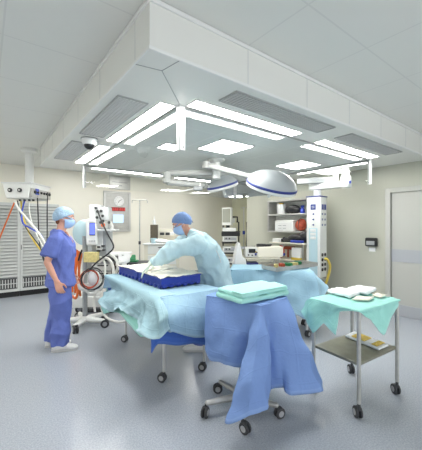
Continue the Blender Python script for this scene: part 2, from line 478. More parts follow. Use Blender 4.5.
# glass skirt
gs = thing('glass_skirt', 'clear glass skirt in a slim white frame hanging below the ceiling canopy', 'glass skirt', (SX0, SY0, 2.145))
zb = 2.145
for a, b in (((SX0, SY0), (SX1, SY0)), ((SX1, SY0), (SX1, SY1)), ((SX1, SY1), (SX0, SY1)), ((SX0, SY1), (SX0, SY0))):
    a, b = Vector((*a, 0)), Vector((*b, 0)); u = (b - a).normalized(); nrm = Vector((-u.y, u.x, 0))
    q = M().poly([a + u * .03 + Vector((0, 0, zb + .01)), b - u * .03 + Vector((0, 0, zb + .01)), b - u * .03 + Vector((0, 0, HC - .016)), a + u * .03 + Vector((0, 0, HC - .016))])
    part('glass_panel', q, 'glass', gs, world=True)
    c = (a + b) / 2; L = (b - a).length
    R = rotz(math.atan2(u.y, u.x))
    part('top_rail', M().box(c + Vector((0, 0, HC - .009)), (L - .06, .014, .014), R), 'alu', gs, world=True)
for x, y in ((SX0, SY0), (SX1, SY0), (SX1, SY1), (SX0, SY1)):
    sx = 1 if x == SX0 else -1; sy = 1 if y == SY0 else -1
    q = M().box((x + sx * .016, y, (zb + HC) / 2), (.058, .02, HC - zb - .001)).box((x, y + sy * .016, (zb + HC) / 2), (.02, .058, HC - zb - .001))
    p = part('corner_post', q, 'white', gs, world=True, bevel=.003)
    q = M()
    for z in (zb + .03, HC - .05):
        q.cyl((x + sx * .03, y - .012, z), (x + sx * .03, y - .009, z), .006, seg=8); q.cyl((x - .012, y + sy * .03, z), (x - .009, y + sy * .03, z), .006, seg=8)
    part('screw', q, 'dark', p, world=True)

# linear lights
def strip(x0, x1, y0, y1, label):
    t = thing('linear_ceiling_light', label, 'ceiling light', ((x0 + x1) / 2, (y0 + y1) / 2, HC - .012), 0, 'linear lights around the canopy')
    e = .012
    m = M().bx(x0, x1, y0, y0 + e, HC - .012, HC - .001).bx(x0, x1, y1 - e, y1, HC - .012, HC - .001)
    m.bx(x0, x0 + e, y0 + e, y1 - e, HC - .012, HC - .001).bx(x1 - e, x1, y0 + e, y1 - e, HC - .012, HC - .001)
    part('frame', m, 'white', t, world=True)
    part('diffuser', M().bx(x0 + e, x1 - e, y0 + e, y1 - e, HC - .008, HC - .002), 'tube', t, world=True)
strip(1.36, 2.78, 1.99, 2.15, 'long glowing ceiling light along the right canopy side, nearest the front corner')
strip(3.2, 4.62, 1.99, 2.15, 'long glowing ceiling light along the right canopy side, nearest the door wall')
strip(1.145, 1.30, 2.2, 3.6, 'long glowing ceiling light along the left canopy side, nearest the front corner')
strip(1.145, 1.30, 3.85, 5.15, 'long glowing ceiling light along the left canopy side, beyond the dome camera')
strip(1.5, 2.9, 5.38, 5.54, 'thin glowing ceiling light on the far canopy side, above the wall clock panel')
strip(3.2, 4.6, 5.38, 5.54, 'thin glowing ceiling light on the far canopy side, behind the surgical lamps')
strip(4.87, 4.96, 2.3, 3.65, 'thin glowing ceiling light at the canopy end by the door wall, nearer one')
strip(4.87, 4.96, 3.85, 5.2, 'thin glowing ceiling light at the canopy end by the door wall, farther one')
def square(x, y, s, label, HC=HC, group='square lights inside the glass skirt'):
    t = thing('square_ceiling_light', label, 'ceiling light', (x, y, HC - .012), 0, group)
    e = .015; h = s / 2
    m = M().bx(x - h, x + h, y - h, y - h + e, HC - .01, HC + .001).bx(x - h, x + h, y + h - e, y + h, HC - .01, HC + .001)
    m.bx(x - h, x - h + e, y - h + e, y + h - e, HC - .01, HC + .001).bx(x + h - e, x + h, y - h + e, y + h - e, HC - .01, HC + .001)
    part('frame', m, 'white', t, world=True)
    part('diffuser', M().bx(x - h + e, x + h - e, y - h + e, y + h - e, HC - .007, HC), 'square', t, world=True)
square(2.5, 2.98, .54, 'square glowing ceiling panel above the main surgical lamp arm')
square(4.22, 3.12, .54, 'square glowing ceiling panel towards the door wall, above the domed surgical lamp')
square(1.92, 3.40, .28, 'square glowing ceiling panel just inside the skirt, left of the front glass corner')

for y_, lab in ((3.4, 'added square fill light left of the canopy, in front of the nurse'), (5.1, 'added square fill light left of the canopy, beside the ceiling pendant'), (6.8, 'added square fill light left of the canopy, before the louvred cabinets')):  # fill lights added out of frame to brighten the back wall
    square(-1.35, y_, .6, lab, HT - .002, 'added fill lights along the left side of the room')

for x_, lab in ((1.6, 'added square fill light hidden behind the canopy, above the wall clock panel'), (3.1, 'added square fill light hidden behind the canopy, above the drip stand'), (4.6, 'added square fill light hidden behind the canopy, before the wall recess')):  # unseen lamps, put behind the canopy only to lift the back wall
    square(x_, 6.85, .4, lab, HT - .002, 'added fill lights hidden behind the canopy')

# return-air grilles
def grille(x0, x1, y0, y1, label):
    t = thing('air_vent', label, 'vent', ((x0 + x1) / 2, (y0 + y1) / 2, HC - .012), 0, 'grilles in the canopy soffit')
    e = .01
    part('backing', M().bx(x0, x1, y0, y1, HC - .003, HC - .0005), 'grille', t, world=True)
    m = M().bx(x0, x1, y0, y0 + e, HC - .012, HC - .004).bx(x0, x1, y1 - e, y1, HC - .012, HC - .004)
    m.bx(x0, x0 + e, y0 + e, y1 - e, HC - .012, HC - .004).bx(x1 - e, x1, y0 + e, y1 - e, HC - .012, HC - .004)
    part('frame', m, 'alu', t, world=True)
    m = M(); lx = (x1 - x0) > (y1 - y0)
    n = 9
    for i in range(n):
        if lx:
            y = y0 + (i + .5) / n * (y1 - y0); m.box(((x0 + x1) / 2, y, HC - .007), (x1 - x0 - 2 * e, .012, .003), Matrix.Rotation(.6, 3, 'X'))
        else:
            x = x0 + (i + .5) / n * (x1 - x0); m.box((x, (y0 + y1) / 2, HC - .007), (.012, y1 - y0 - 2 * e, .003), Matrix.Rotation(.6, 3, 'Y'))
    k = 40 if max(x1 - x0, y1 - y0) > 1 else 24
    for i in range(1, k):
        if lx:
            x = x0 + i / k * (x1 - x0); m.bx(x - .003, x + .003, y0 + e, y1 - e, HC - .01, HC - .004)
        else:
            y = y0 + i / k * (y1 - y0); m.bx(x0 + e, x1 - e, y - .003, y + .003, HC - .01, HC - .004)
    part('louvre', m, 'ventmesh', t, world=True)
grille(1.52, 2.9, 1.68, 1.9, 'grey slotted vent in the right canopy soffit, nearest the front corner')
grille(3.24, 4.6, 1.68, 1.9, 'grey slotted vent in the right canopy soffit, close to the door wall')
grille(.83, 1.09, 2.3, 3.5, 'grey slotted vent in the left canopy soffit, nearest the front corner')
grille(.83, 1.09, 3.86, 5.02, 'grey slotted vent in the left canopy soffit, beyond the dome camera')

# dome camera
x, y = .98, 3.66
t = thing('dome_camera', 'white dome security camera with a dark lens under the canopy', 'security camera', (x, y, HC - .13))
part('housing', M().lathe([(.085, 0), (.088, -.015), (.08, -.055), (.066, -.075)], (x, y, HC - .001)), 'white', t, world=True)
part('lens_dome', M().ball((x, y, HC - .075), (.06, .06, .055)), 'black', t, world=True)
part('mounting_ring', M().lathe([(.095, 0), (.095, -.012)], (x, y, HC - .001)), 'alu', t, world=True)
t = solo('ceiling_sensor', M().lathe([(.03, 0), (.03, -.01), (.015, -.02)], (1.07, 3.72, HC - .001)), 'grey', 'small round grey sensor beside the dome camera', 'sensor')

# ------------------------------------------------------------------ surgical lamps and arms
hub = V(.085, 4.6, HC)
def frame_from(axis, fwd):
    zax = Vector(axis).normalized(); x = Vector(fwd) - zax * Vector(fwd).dot(zax); x.normalize(); y = zax.cross(x)
    return Matrix((x, y, zax)).transposed()
def dome_lamp(c, R, axis, label, arm_pts, arm_r, ends):
    t = thing('surgical_spotlight', label, 'surgical lamp', c)
    rot = frame_from(axis, RGT)
    prof = [(R * math.cos(a), .62 * R * math.sin(a)) for a in [i * PI / 2 / 10 for i in range(10)]] + [(.02, .62 * R)]
    sh = part('shell', M().lathe(prof, c, 40, rot), 'dome', t, world=True)
    part('rim_band', M().lathe([(R * 1.005, -.004), (R * 1.02, .0), (R * 1.02, .022), (R * 1.0, .03)], c, 40, rot), 'band_blue', t, world=True)
    part('rim', M().lathe([(R * .93, -.05), (R * 1.0, -.035), (R * 1.015, -.004)], c, 40, rot), 'plastic', t, world=True)
    part('lens', M().lathe([(R * .9, -.052), (R * .6, -.06), (R * .2, -.062)], c, 40, rot), 'lens', t, world=True)
    part('handle', M().lathe([(.03, -.06), (.022, -.09), (.024, -.16), (.012, -.17)], c, 16, rot), 'plastic', t, world=True)
    part('yoke', M().tube([Vector(c) + rot @ Vector((R * 1.03 * math.cos(a), R * 1.03 * math.sin(a), -.012)) for a in [PI * (.12 + .76 * i / 8) for i in range(9)]], .014), 'alu', t, world=True)
    for p, q in arm_pts: part('arm', M().cyl(p, q, arm_r, arm_r * .85, 14), 'armgrey', t, world=True, bevel=.006)
    for e in ends: part('arm_joint', M().cyl(Vector(e) - Vector((0, 0, .05)), Vector(e) + Vector((0, 0, .05)), arm_r * 1.25, seg=16), 'armgrey', t, world=True, bevel=.008)
    return t
top = hub
m = thing('lamp_spindle', 'pale ceiling spindle from which both surgical lamp arms swing', 'lamp mount', hub - Vector((0, 0, .3)))
part('spindle', M().cyl(hub - Vector((0, 0, .30)), hub - Vector((0, 0, .03)), .06, seg=20), 'plastic', m, world=True)
part('ceiling_flange', M().lathe([(.13, 0), (.13, -.02), (.07, -.05)], hub - Vector((0, 0, .001))), 'plastic', m, world=True)
A0 = hub + Vector((0, 0, -.12)); 
A1 = P(206, 165, 4.45); A2 = P(252, 177, 4.3)
D1 = P(271.5, 186, 4.1)
axis1 = Vector((0, 0, 1)) - DIR * .42 + RGT * .2
dome_lamp(D1, .345, axis1, 'large domed surgical lamp with a blue rim, nearest the back table', [(A1, A2), (A2, P(256, 182, 4.32))], .045, [A1, A2])
E1 = P(167, 173.5, 4.5); E2 = P(167, 182, 4.5); E0 = P(212, 172.5, 4.62)
D2 = P(222.5, 185.5, 5.0)
l2 = dome_lamp(D2, .262, Vector((0, 0, 1)) - DIR * .25 - RGT * .27, 'smaller domed surgical lamp with a blue rim, partly behind the main lamp arm',
          [(E0, E1), (E2, P(204, 185.5, 4.78)), (P(204, 185.5, 4.78), P(207, 186.5, 4.82))], .05, [(E1 + E2) / 2 + Vector((0, 0, .03)), (E1 + E2) / 2 - Vector((0, 0, .03))])
part('control_box', M().box(P(198, 188.5, 4.7), (.14, .1, .06), rotz(YAW)), 'grey', l2, world=True, bevel=.01)
part('rod', M().cyl(P(178, 192, 4.66), P(193, 189, 4.69), .009, seg=8), 'white', l2, world=True)
part('bracket', M().cyl(P(200, 183, 4.72), P(199.5, 188, 4.71), .018, seg=10), 'plastic', l2, world=True)

# ceiling arm and media column at the right
t = thing('media_column', 'tall white ceiling-hung media column with blue top edge and black sockets', 'medical pendant', V(1.985, 5.6, .55), YAW - .8)
d0 = 0
def tr(*a): return Vector(a)
w, dp, zt, z0 = .27, .27, 2.035, .55
m = M().prism([(-w / 2, -dp / 2, z0), (w / 2, -dp / 2, z0), (w / 2, dp / 2, z0), (-w / 2, dp / 2, z0)], (0, 0, zt - z0))
for v in m.bm.verts: v.co.z -= z0
part('body', m, 'plastic', t, bevel=.012)
m = M().prism([(-w / 2 - .008, -dp / 2 - .008, zt - z0), (w / 2 + .008, -dp / 2 - .008, zt - z0), (w / 2 + .008, dp / 2 + .008, zt - z0), (-w / 2 - .008, dp / 2 + .008, zt - z0)], (0, 0, .02))
part('top_trim', m, 'band_blue', t, bevel=.004)
part('front_panel', M().box((0, -dp / 2 - .003, .46), (w * .62, .008, .9)), 'paleblue', t, bevel=.003)
side = Matrix.Rotation(PI / 2, 3, 'Z')
def onside(u, z): return Vector((w / 2, -dp / 2, z)).lerp(Vector((w / 2, dp / 2, z)), u)
m = M().box((0.0, -dp / 2 - .003, 1.30), (.1, .008, .1)); m.box(onside(.35, 1.30), (.07, .012, .1), side); m.box(onside(.72, 1.30), (.07, .012, .1), side)
lb = part('label_plate', m, 'band_blue', t)
m = M()
for z in (1.315, 1.285): m.box((0, -dp / 2 - .008, z), (.06, .002, .008))
part('label_mark', m, 'white', lb)
m = M()
for z in (1.17, 1.07, .97):
    m.prism([(.02, -dp / 2 - .004, z + .02), (-.025, -dp / 2 - .004, z), (.02, -dp / 2 - .004, z - .02)], (0, -.004, 0))
    for u in (.3, .7): m.box(onside(u, z), (.03, .012, .035), side)
part('arrow_mark', m, 'band_blue', t)
for z in (.42, .33, .24, .15):
    for u in (.3, .7):
        c = onside(u, z); nrm = side @ Vector((0, -1, 0)); part('socket', M().cyl(c - nrm * .004, c + nrm * .012, .03, seg=12), 'black', t)
for z in (.87, .8, .73): part('switch_plate', M().box((0, -dp / 2 - .008, z), (.11, .01, .055)), 'white', t, bevel=.003)
part('foot_trim', M().prism([(-w / 2 - .008, -dp / 2 - .008, -.02), (w / 2 + .008, -dp / 2 - .008, -.02), (w / 2 + .008, dp / 2 + .008, -.02), (-w / 2 - .008, dp / 2 + .008, -.02)], (0, 0, .02)), 'grey', t, bevel=.004)
# the arm belongs to the column
j0 = P(347, 180, 5.15)
part('neck', M().cyl(V(2.0, 5.6, zt + .018), V(2.0, 5.6, 2.2), .07, seg=18), 'plastic', t, world=True)
m = M(); a, b = V(1.93, 5.62, 2.235), P(346, 186, 5.2); b.z = 2.235
R = frame_from((0, 0, 1), b - a); m.box((a + b) / 2, ((b - a).length + .14, .13, .12), R)
part('arm', m, 'plastic', t, world=True, bevel=.015)
jj = b + Vector((0, 0, .0))
part('arm_joint', M().lathe([(.075, -.07), (.085, -.06), (.085, .12), (.075, .14)], jj), 'plastic', t, world=True)
part('ceiling_stem', M().cyl(jj + Vector((0, 0, .13)), (jj.x, jj.y, HC - .001), .06, seg=18), 'plastic', t, world=True)
c = jj + Vector((0, 0, .02)) - DIR * .088
part('emblem', M().box(c + RGT * .03, (.035, .006, .05), rotz(YAW)), 'bluehose', t, world=True)
solo('hanging_gas_hose', M().tube([P(325, 259, 5.43), P(327, 259, 5.4), P(330, 266, 5.42), P(328, 277, 5.5), P(324, 288, 5.55)], .022), 'yellow', 'thick yellow hose looping from the media column sockets', 'hose')
# a second arm further back, over the door wall side
t = thing('ceiling_boom', 'grey ceiling arm behind the media column, under the far canopy side', 'ceiling arm', P(305, 183, 5.5))
a, b = P(297, 184, 5.6), P(336, 177.5, 5.4)
part('arm', M().box((a + b) / 2, ((b - a).length, .1, .1), frame_from((0, 0, 1), b - a)), 'grey', t, world=True, bevel=.012)
part('stem', M().cyl(b + Vector((0, 0, -.05)), (b.x, b.y, HC - .001), .05), 'plastic', t, world=True)
# ------------------------------------------------------------------ left side: louvred cabinets, ceiling pendant, hoses
YF = 7.5
def cabinet(x0, x1, label):
    t = thing('louvred_cabinet', label, 'cabinet', ((x0 + x1) / 2, YF + .14, 0), 0, 'louvred cabinets along the back wall')
    part('carcass', M().bx(x0, x1, YF + .03, YB - .003, .12, 1.97), 'grey', t, world=True)
    part('plinth', M().bx(x0 + .002, x1 - .002, YF + .06, YB - .003, .001, .12), 'black', t, world=True)
    m = M().bx(x0, x0 + .045, YF, YF + .03, .12, 1.99).bx(x1 - .045, x1, YF, YF + .03, .12, 1.99).bx(x0 + .045, x1 - .045, YF, YF + .03, 1.93, 1.99).bx(x0 + .045, x1 - .045, YF, YF + .03, .12, .17)
    part('frame', m, 'louvre', t, world=True, bevel=.004)
    m = M(); n = 22
    for i in range(n):
        z = .42 + (i + .5) / n * 1.5
        m.box(((x0 + x1) / 2, YF + .016, z), (x1 - x0 - .09, .012, 1.5 / n * .94), Matrix.Rotation(-.55, 3, 'X'))
    part('slats', m, 'slat', t, world=True)
    g = part('vent_grille', M().bx(x0 + .046, x1 - .046, YF + .012, YF + .028, .18, .4), 'dark', t, world=True)
    m = M()
    for i in range(14):
        x = x0 + .06 + i / 13 * (x1 - x0 - .12); m.bx(x - .008, x + .008, YF + .004, YF + .012, .2, .38)
    m.bx(x0 + .046, x1 - .046, YF + .004, YF + .012, .28, .295)
    part('grille_bars', m, 'louvre', g, world=True)
    part('handle', M().box((x0 + .02, YF - .008, 1.05), (.012, .016, .1)), 'dark', t, world=True, bevel=.003)
cabinet(-1.68, -.92, 'grey louvred cabinet on the back wall, farthest from the nurse')
cabinet(-.915, -.16, 'grey louvred cabinet cut by the photo edge, under the orange cable')
cabinet(-.155, .595, 'grey louvred cabinet under the ceiling pendant box')
cabinet(.60, 1.35, 'grey louvred cabinet directly behind the standing nurse')

pc = V(-3.2, 5.2, 1.96)
t = thing('ceiling_pendant', 'white gas pendant box with round sockets hanging from the ceiling over the cabinets', 'medical pendant', pc, YAW)
def rel(p): return rotz(-YAW) @ (Vector(p) - pc)
B = M()
f0, f1 = -.30, .30   # depth
z0, z1 = 0, .245
pts = [(-.175, z0), (.2, z0), (.235, z1), (-.235, z1)]
B.prism([(x, f0, z) for x, z in pts], (0, f1 - f0, 0))
part('box', B, 'plastic', t, bevel=.015)
part('lid', M().box((0, 0, z1 + .008), (.5, .63, .016)), 'white', t, bevel=.004)
part('column', M().cyl((.03, 0, z1 + .016), (.03, 0, HT - pc.z - .06), .068, seg=24), 'paleblue' if False else 'plastic', t)
part('ceiling_flange', M().lathe([(.07, -.08), (.13, -.05), (.13, 0)], (.03, 0, HT - pc.z - .002)), 'plastic', t)
for x in (-.1, .06):
    s = part('front_socket', M().lathe([(.034, 0), (.034, .02), (.026, .024)], (x, f0 - .001, .13), 18, Matrix.Rotation(PI / 2, 3, 'X')), 'black', t)
    part('socket_core', M().cyl((x, f0 - .024, .13), (x, f0 - .03, .13), .014, seg=12), 'steelb', s)
part('side_rail', M().box((.236, 0, .09), (.02, .58, .15)), 'steel', t, bevel=.004)
for i, y in enumerate((-.2, -.12, -.02, .07, .15, .24)):
    part('side_socket', M().cyl((.246, y, .11), (.262, y, .11), .028 if i in (0, 5) else .02, seg=14), 'black', t)
part('label_plate', M().box((.248, -.135, .12), (.006, .1, .1)), 'bluehose', t)
for x in (-.1, -.02, .06, .13): part('hose_nipple', M().cyl((x, -.05, -.03), (x, -.05, .001), .02, seg=10), 'dark', t)

def hose(name, pts, r, mt, label, cat='hose', sm=8):
    return solo(name, M().tube(pts, r, 8, sm), mt, label, cat)
hose('hanging_cable', [P(14.5, 202.5, 4.9), P(10, 213, 4.95), P(3, 230, 5.1), P(-4, 247, 5.3)], .012, 'orange', 'orange cable falling away from the ceiling pendant to the left', 'cable')
hose('hanging_gas_hose', [P(14.8, 201, 4.9), P(19, 209, 4.8), P(28, 220, 4.7), P(38, 232, 4.65), P(46, 246, 4.6), P(50, 262, 4.6)], .016, 'whitehose', 'thick white hose running from the ceiling pendant down behind the nurse')
hose('hanging_cable', [P(17.5, 200.5, 5.05), P(20, 213, 5.0), P(25, 226, 4.95), P(32, 236, 4.95), P(40, 247, 4.9), P(45, 262, 4.9), P(49, 276, 4.9)], .008, 'black', 'thin black cable sagging in front of the louvred cabinets', 'cable')
hose('hanging_gas_hose', [P(24.5, 201, 5.05), P(22, 212, 4.95), P(23, 223, 4.9), P(31, 228.5, 4.85), P(40, 234, 4.8), P(46, 246, 4.75), P(50, 256, 4.7)], .014, 'bluehose', 'blue hose looping down from the ceiling pendant')
hose('hanging_gas_hose', [P(21, 201, 5.1), P(22.5, 214, 5.1), P(27, 228, 5.05), P(36, 244, 5.0), P(46, 256, 4.95), P(51, 264, 4.9)], .014, 'yellow', 'slim yellow hose running from the ceiling pendant past the blue hose')
hose('hanging_cable', [P(29, 200.5, 5.15), P(29.5, 212, 5.1), P(33, 226, 5.0), P(41, 243, 4.95), P(49, 258, 4.9)], .009, 'whitehose', 'thin white lead hanging between the yellow hose and the black drop cable', 'cable')
hose('hanging_cable', [P(37, 191.5, 5.08), P(37.8, 205, 5.08), P(38.5, 225, 5.06), P(39.5, 242, 5.02), P(43, 258, 4.95), P(49, 272, 4.9), P(56, 285, 4.88)], .009, 'black', 'black cable hanging straight from the near part of the pendant rail', 'cable')
hose('hanging_cable', [P(47.5, 192.5, 5.38), P(47.2, 210, 5.38), P(47.2, 232, 5.36), P(47, 255, 5.3), P(47.5, 272, 5.3)], .009, 'black', 'black cable hanging straight from the far end of the pendant rail', 'cable')

# ------------------------------------------------------------------ back wall: theatre control panel, wall plaque, IV pole
t = thing('control_panel', 'grey steel theatre wall panel with round clock, red display and small screen', 'wall panel', (2.79, YB - .03, 1.35))
x0, x1 = 2.43, 3.15
part('plate', M().bx(x0, x1, YB - .03, YB - .001, 1.35, 2.41), 'steel', t, world=True, bevel=.004)
m = M().bx(x0, x0 + .05, YB - .045, YB - .03, 1.35, 2.41).bx(x1 - .05, x1, YB - .045, YB - .03, 1.35, 2.41).bx(x0 + .05, x1 - .05, YB - .045, YB - .03, 2.36, 2.41).bx(x0 + .05, x1 - .05, YB - .045, YB - .03, 1.35, 1.40)
part('frame', m, 'steelb', t, world=True, bevel=.004)
ry = Matrix.Rotation(PI / 2, 3, 'X')
c = (2.83, YB - .031, 2.16)
k = part('clock', M().lathe([(.13, 0), (.13, .02), (.118, .022)], c, 32, ry), 'paper', t, world=True)
m = M(); cc = Vector(c) + Vector((0, -.025, 0))
for a, L in ((math.radians(60), .075), (math.radians(205), .055)):
    dv = Vector((math.sin(a), 0, math.cos(a))); m.cyl(cc, cc + dv * L, .006, seg=6)
part('clock_hands', m, 'black', k, world=True)
m = M()
for i in range(12):
    a = i * PI / 6; dv = Vector((math.sin(a), 0, math.cos(a))); m.cyl(cc + dv * .09, cc + dv * .108, .004, seg=6)
part('hour_marks', m, 'dark', k, world=True)
k = part('red_display', M().bx(2.63, 3.0, YB - .042, YB - .031, 1.895, 1.995), 'ledb', t, world=True)
m = M()
for i in range(6):
    xx = 2.66 + i * .055 + (.02 if i > 2 else 0)
    for z in (1.915, 1.945, 1.975): m.bx(xx, xx + .034, YB - .046, YB - .042, z - .004, z + .004)
    m.bx(xx, xx + .008, YB - .046, YB - .042, 1.919, 1.941).bx(xx + .026, xx + .034, YB - .046, YB - .042, 1.919, 1.971)
part('display_digits', m, 'led', k, world=True)
part('screen', M().bx(2.68, 2.95, YB - .042, YB - .031, 1.59, 1.8), 'screenp', t, world=True)
t = thing('wall_plaque', 'flat dark grey plaque high on the wall above the clock panel', 'plaque', (2.87, YB - .02, 2.47))
part('plate', M().bx(2.58, 3.15, YB - .02, YB - .001, 2.47, 2.83), 'steel', t, world=True, bevel=.004)
m = M()
for z, a, b in ((2.66, 2.66, 3.07), (2.575, 2.8, 2.93)):
    xx = a
    while xx < b: 
        m.bx(xx, min(xx + .03, b), YB - .023, YB - .02, z - .012, z + .012); xx += .044
part('lettering', m, 'print', t, world=True)

ip = V(-1.556, 6.5, 0)
t = thing('iv_stand', 'slim steel drip stand with two hooks in front of the back wall', 'iv stand', ip, YAW)
part('pole', M().cyl((0, 0, .1), (0, 0, 2.07), .014, seg=12), 'steel', t)
part('crossbar', M().tube([(-.165, 0, 2.0), (-.165, 0, 2.04), (-.14, 0, 2.065), (0, 0, 2.065), (.14, 0, 2.065), (.165, 0, 2.04), (.165, 0, 2.0)], .009), 'steel', t)
m = M()
for a in range(5): m.cyl((0, 0, .1), (.28 * math.cos(a * 1.2566), .28 * math.sin(a * 1.2566), .08), .016, .012)
part('base', m, 'steel', t)
for a in range(5): castor(t, .28 * math.cos(a * 1.2566), .28 * math.sin(a * 1.2566), .03, a, .08)
part('clamp', M().cyl((0, 0, 1.1), (0, 0, 1.17), .025), 'dark', t)

# drawer cart against the back wall with its load
dc = V(-1.10, 6.75, 0)
t = thing('drawer_cart', 'pale drawer cart by the back wall, beyond the bending surgeon', 'cart', dc, YAW)
W = .72
part('body', M().box((0, 0, .6), (W, .48, .98)), 'cream', t, bevel=.008)
part('top', M().box((0, -.01, 1.105), (W + .06, .54, .03)), 'white', t, bevel=.006)
for k, z in enumerate((.98, .76, .53, .27)):
    dr = part('drawer', M().box((.03, -.245, z), (W - .1, .02, .19)), 'plastic', t, bevel=.005)
    part('handle', M().box((.03, -.262, z + .05), (.16, .018, .02)), 'dark', dr, bevel=.004)
for sx in (-1, 1):
    for sy in (-1, 1): castor(t, sx * .28, sy * .18, .05, .4, .12)
zc = 1.12
q = V(-1.275, 6.75, zc)
solo('dark_case', M().box(V(-1.29, 6.78, zc + .205), (.16, .12, .41), rotz(YAW)), 'brown', 'narrow dark brown box standing upright on the pale drawer cart', 'box', bevel=.006)
t = thing('bottle', 'white bottle with a slim neck on top of the dark brown box', 'bottle', V(-1.29, 6.78, zc + .411))
part('body', M().lathe([(.035, 0), (.038, .01), (.038, .08), (.014, .12)], V(-1.29, 6.78, zc + .412)), 'white', t, world=True)
part('cap', M().lathe([(.013, .119), (.013, .17), (.008, .2)], V(-1.29, 6.78, zc + .412)), 'plastic', t, world=True)
t = thing('box_rack', 'cream storage rack with dark slots at the back of the drawer cart', 'rack', V(-1.02, 6.9, zc), YAW)
part('frame', M().box((0, .05, .16), (.36, .04, .32)).box((0, 0, .012), (.36, .12, .02)).box((0, 0, .16), (.36, .12, .014)), 'cream', t, bevel=.003)
for x in (-.11, .02, .12): part('bin', M().box((x, -.01, .2), (.09, .08, .06)), 'dark' if x < .1 else 'white', t, bevel=.004)
solo('cloth_bundle', M().ball(V(-1.13, 6.62, zc + .05), (.14, .1, .05)).ball(V(-1.02, 6.6, zc + .04), (.1, .09, .04)), 'paper', 'crumpled white cloth on the drawer cart top', 'cloth')
solo('cup', M().lathe([(.06, 0), (.075, .11), (.07, .11), (.055, .012)], V(-1.26, 6.58, zc + .001)), 'paleblue', 'small pale blue cup at the front of the drawer cart', 'cup')
for i, (x, mt_, lab) in enumerate(((-.97, 'blue', 'blue capped syringe on the drawer cart beside the white cloth'), (-.88, 'bluehose', 'blue capped syringe on the drawer cart nearest the surgeon'))):
    t = thing('syringe', lab, 'syringe', V(x, 6.62, zc + .1), 0, 'syringes on the drawer cart')
    b = V(x, 6.62, zc + .02)
    part('barrel', M().cyl(b, b + RGT * .08, .018), 'white', t, world=True); part('cap', M().cyl(b + RGT * -.06, b - RGT * .001, .02), mt_, t, world=True)
    t.location = b; 
    for c_ in t.children: c_.data.transform(Matrix.Translation(V(x, 6.62, zc + .1) - b))

# ------------------------------------------------------------------ recess: equipment tower
tc = V(.56, 8.45, 0)
t = thing('equipment_tower', 'black rack tower of grey monitors and processors in the wall recess', 'equipment tower', tc, YAW)
part('base', M().box((0, 0, .1), (.52, .5, .06)), 'dark', t, bevel=.008)
for sx in (-1, 1):
    for sy in (-1, 1): castor(t, sx * .2, sy * .18, .045, .7, .075)
m = M()
for sx in (-.21, .24): m.box((sx, .16, .87), (.035, .05, 1.5))
part('upright', m, 'black', t, bevel=.004)
zz = [.45, .74, 1.03, 1.34]
for z in zz: part('shelf', M().box((0, 0, z), (.5, .46, .025)), 'black', t, bevel=.003)
part('shelf_drawer', M().box((-.01, -.03, 1.27), (.5, .4, .1)), 'black', t, bevel=.004)
for z in (.47, .76, 1.055):
    d = part('device', M().box((-.03, -.03, z + .09), (.4, .36, .16)), 'plastic', t, bevel=.008)
    part('device_panel', M().box((-.03, -.213, z + .09), (.34, .01, .08)), 'grey', d)
    m = M()
    for x in (-.14, -.05): m.cyl((x, -.218, z + .1), (x, -.23, z + .1), .022, seg=12)
    part('knob', m, 'dark', d)
part('keyboard_unit', M().box((-.05, -.08, 1.4), (.36, .3, .1)), 'plastic', t, bevel=.008)
mo = part('monitor', M().box((-.1, -.05, 1.77), (.3, .1, .5), rotz(-.55)), 'plastic', t, bevel=.012)
part('screen', M().box(Vector((-.1, -.05, 1.79)) + rotz(-.55) @ Vector((0, -.053, 0)), (.24, .006, .38), rotz(-.55)), 'screeng', mo)
part('monitor_arm', M().box((-.08, .02, 1.49), (.1, .1, .1)), 'black', t)
part('arm_hook', M().tube([(.2, .16, 1.6), (.2, .16, 1.76), (.05, .12, 1.76)], .025, 8, 0), 'black', t)
part('camera_head', M().box((.06, .1, 1.66), (.13, .1, .14)), 'plastic', t, bevel=.008)
t = thing('drip_pole', 'thin chrome pole with blue clamp beside the equipment tower', 'iv stand', V(.945, 8.6, 0), YAW)
part('pole', M().cyl((0, 0, .08), (0, 0, 2.05), .018, seg=12), 'steelb', t)
part('clamp', M().cyl((0, 0, 1.26), (0, 0, 1.36), .035), 'bluehose', t)
part('hook_bar', M().tube([(-.08, 0, 1.99), (-.08, 0, 2.03), (.08, 0, 2.03), (.08, 0, 1.99)], .008, 8, 0), 'steelb', t)
m = M()
for a in range(4): m.cyl((0, 0, .08), (.16 * math.cos(a * PI / 2 + .8), .16 * math.sin(a * PI / 2 + .8), .02), .015)
part('base', m, 'steel', t)
solo('black_cable_bundle', M().tube([V(1.08, 8.75, 1.62), V(1.09, 8.75, 1.3), V(1.07, 8.75, .9), V(1.08, 8.75, .4)], .05), 'black', 'black bundle of cables hanging behind the chrome pole in the recess', 'cables')

# ------------------------------------------------------------------ device cart by the wall corner
gc = V(.96, 6.02, 0)
t = thing('device_cart', 'pale open cart with a cream medical device beside the wall corner', 'cart', gc, YAW)
m = M()
for sx in (-.36, .36):
    for sy in (-.2, .2): m.cyl((sx, sy, .1), (sx, sy, .86), .018)
part('post', m, 'steel', t)
for z in (.3, .58, .87): part('shelf', M().box((0, 0, z), (.78, .46, .03)), 'cream', t, bevel=.004)
for sx in (-.34, .34):
    for sy in (-.18, .18): castor(t, sx, sy, .045, .3, .1)
part('under_bin', M().box((-.16, -.04, .69), (.26, .3, .18)), 'navy', t, bevel=.01)
part('under_box', M().box((.2, -.04, .68), (.3, .3, .16)), 'plastic', t, bevel=.01)
t = thing('cream_device', 'boxy cream medical device with black window and knobs on the open cart', 'medical device', V(1.06, 5.99, .886), YAW)
part('body', M().box((.1, 0, .105), (.5, .36, .2)), 'cream', t, bevel=.012)
part('control_face', M().box((-.27, -.02, .1), (.23, .34, .18)), 'plastic', t, bevel=.01)
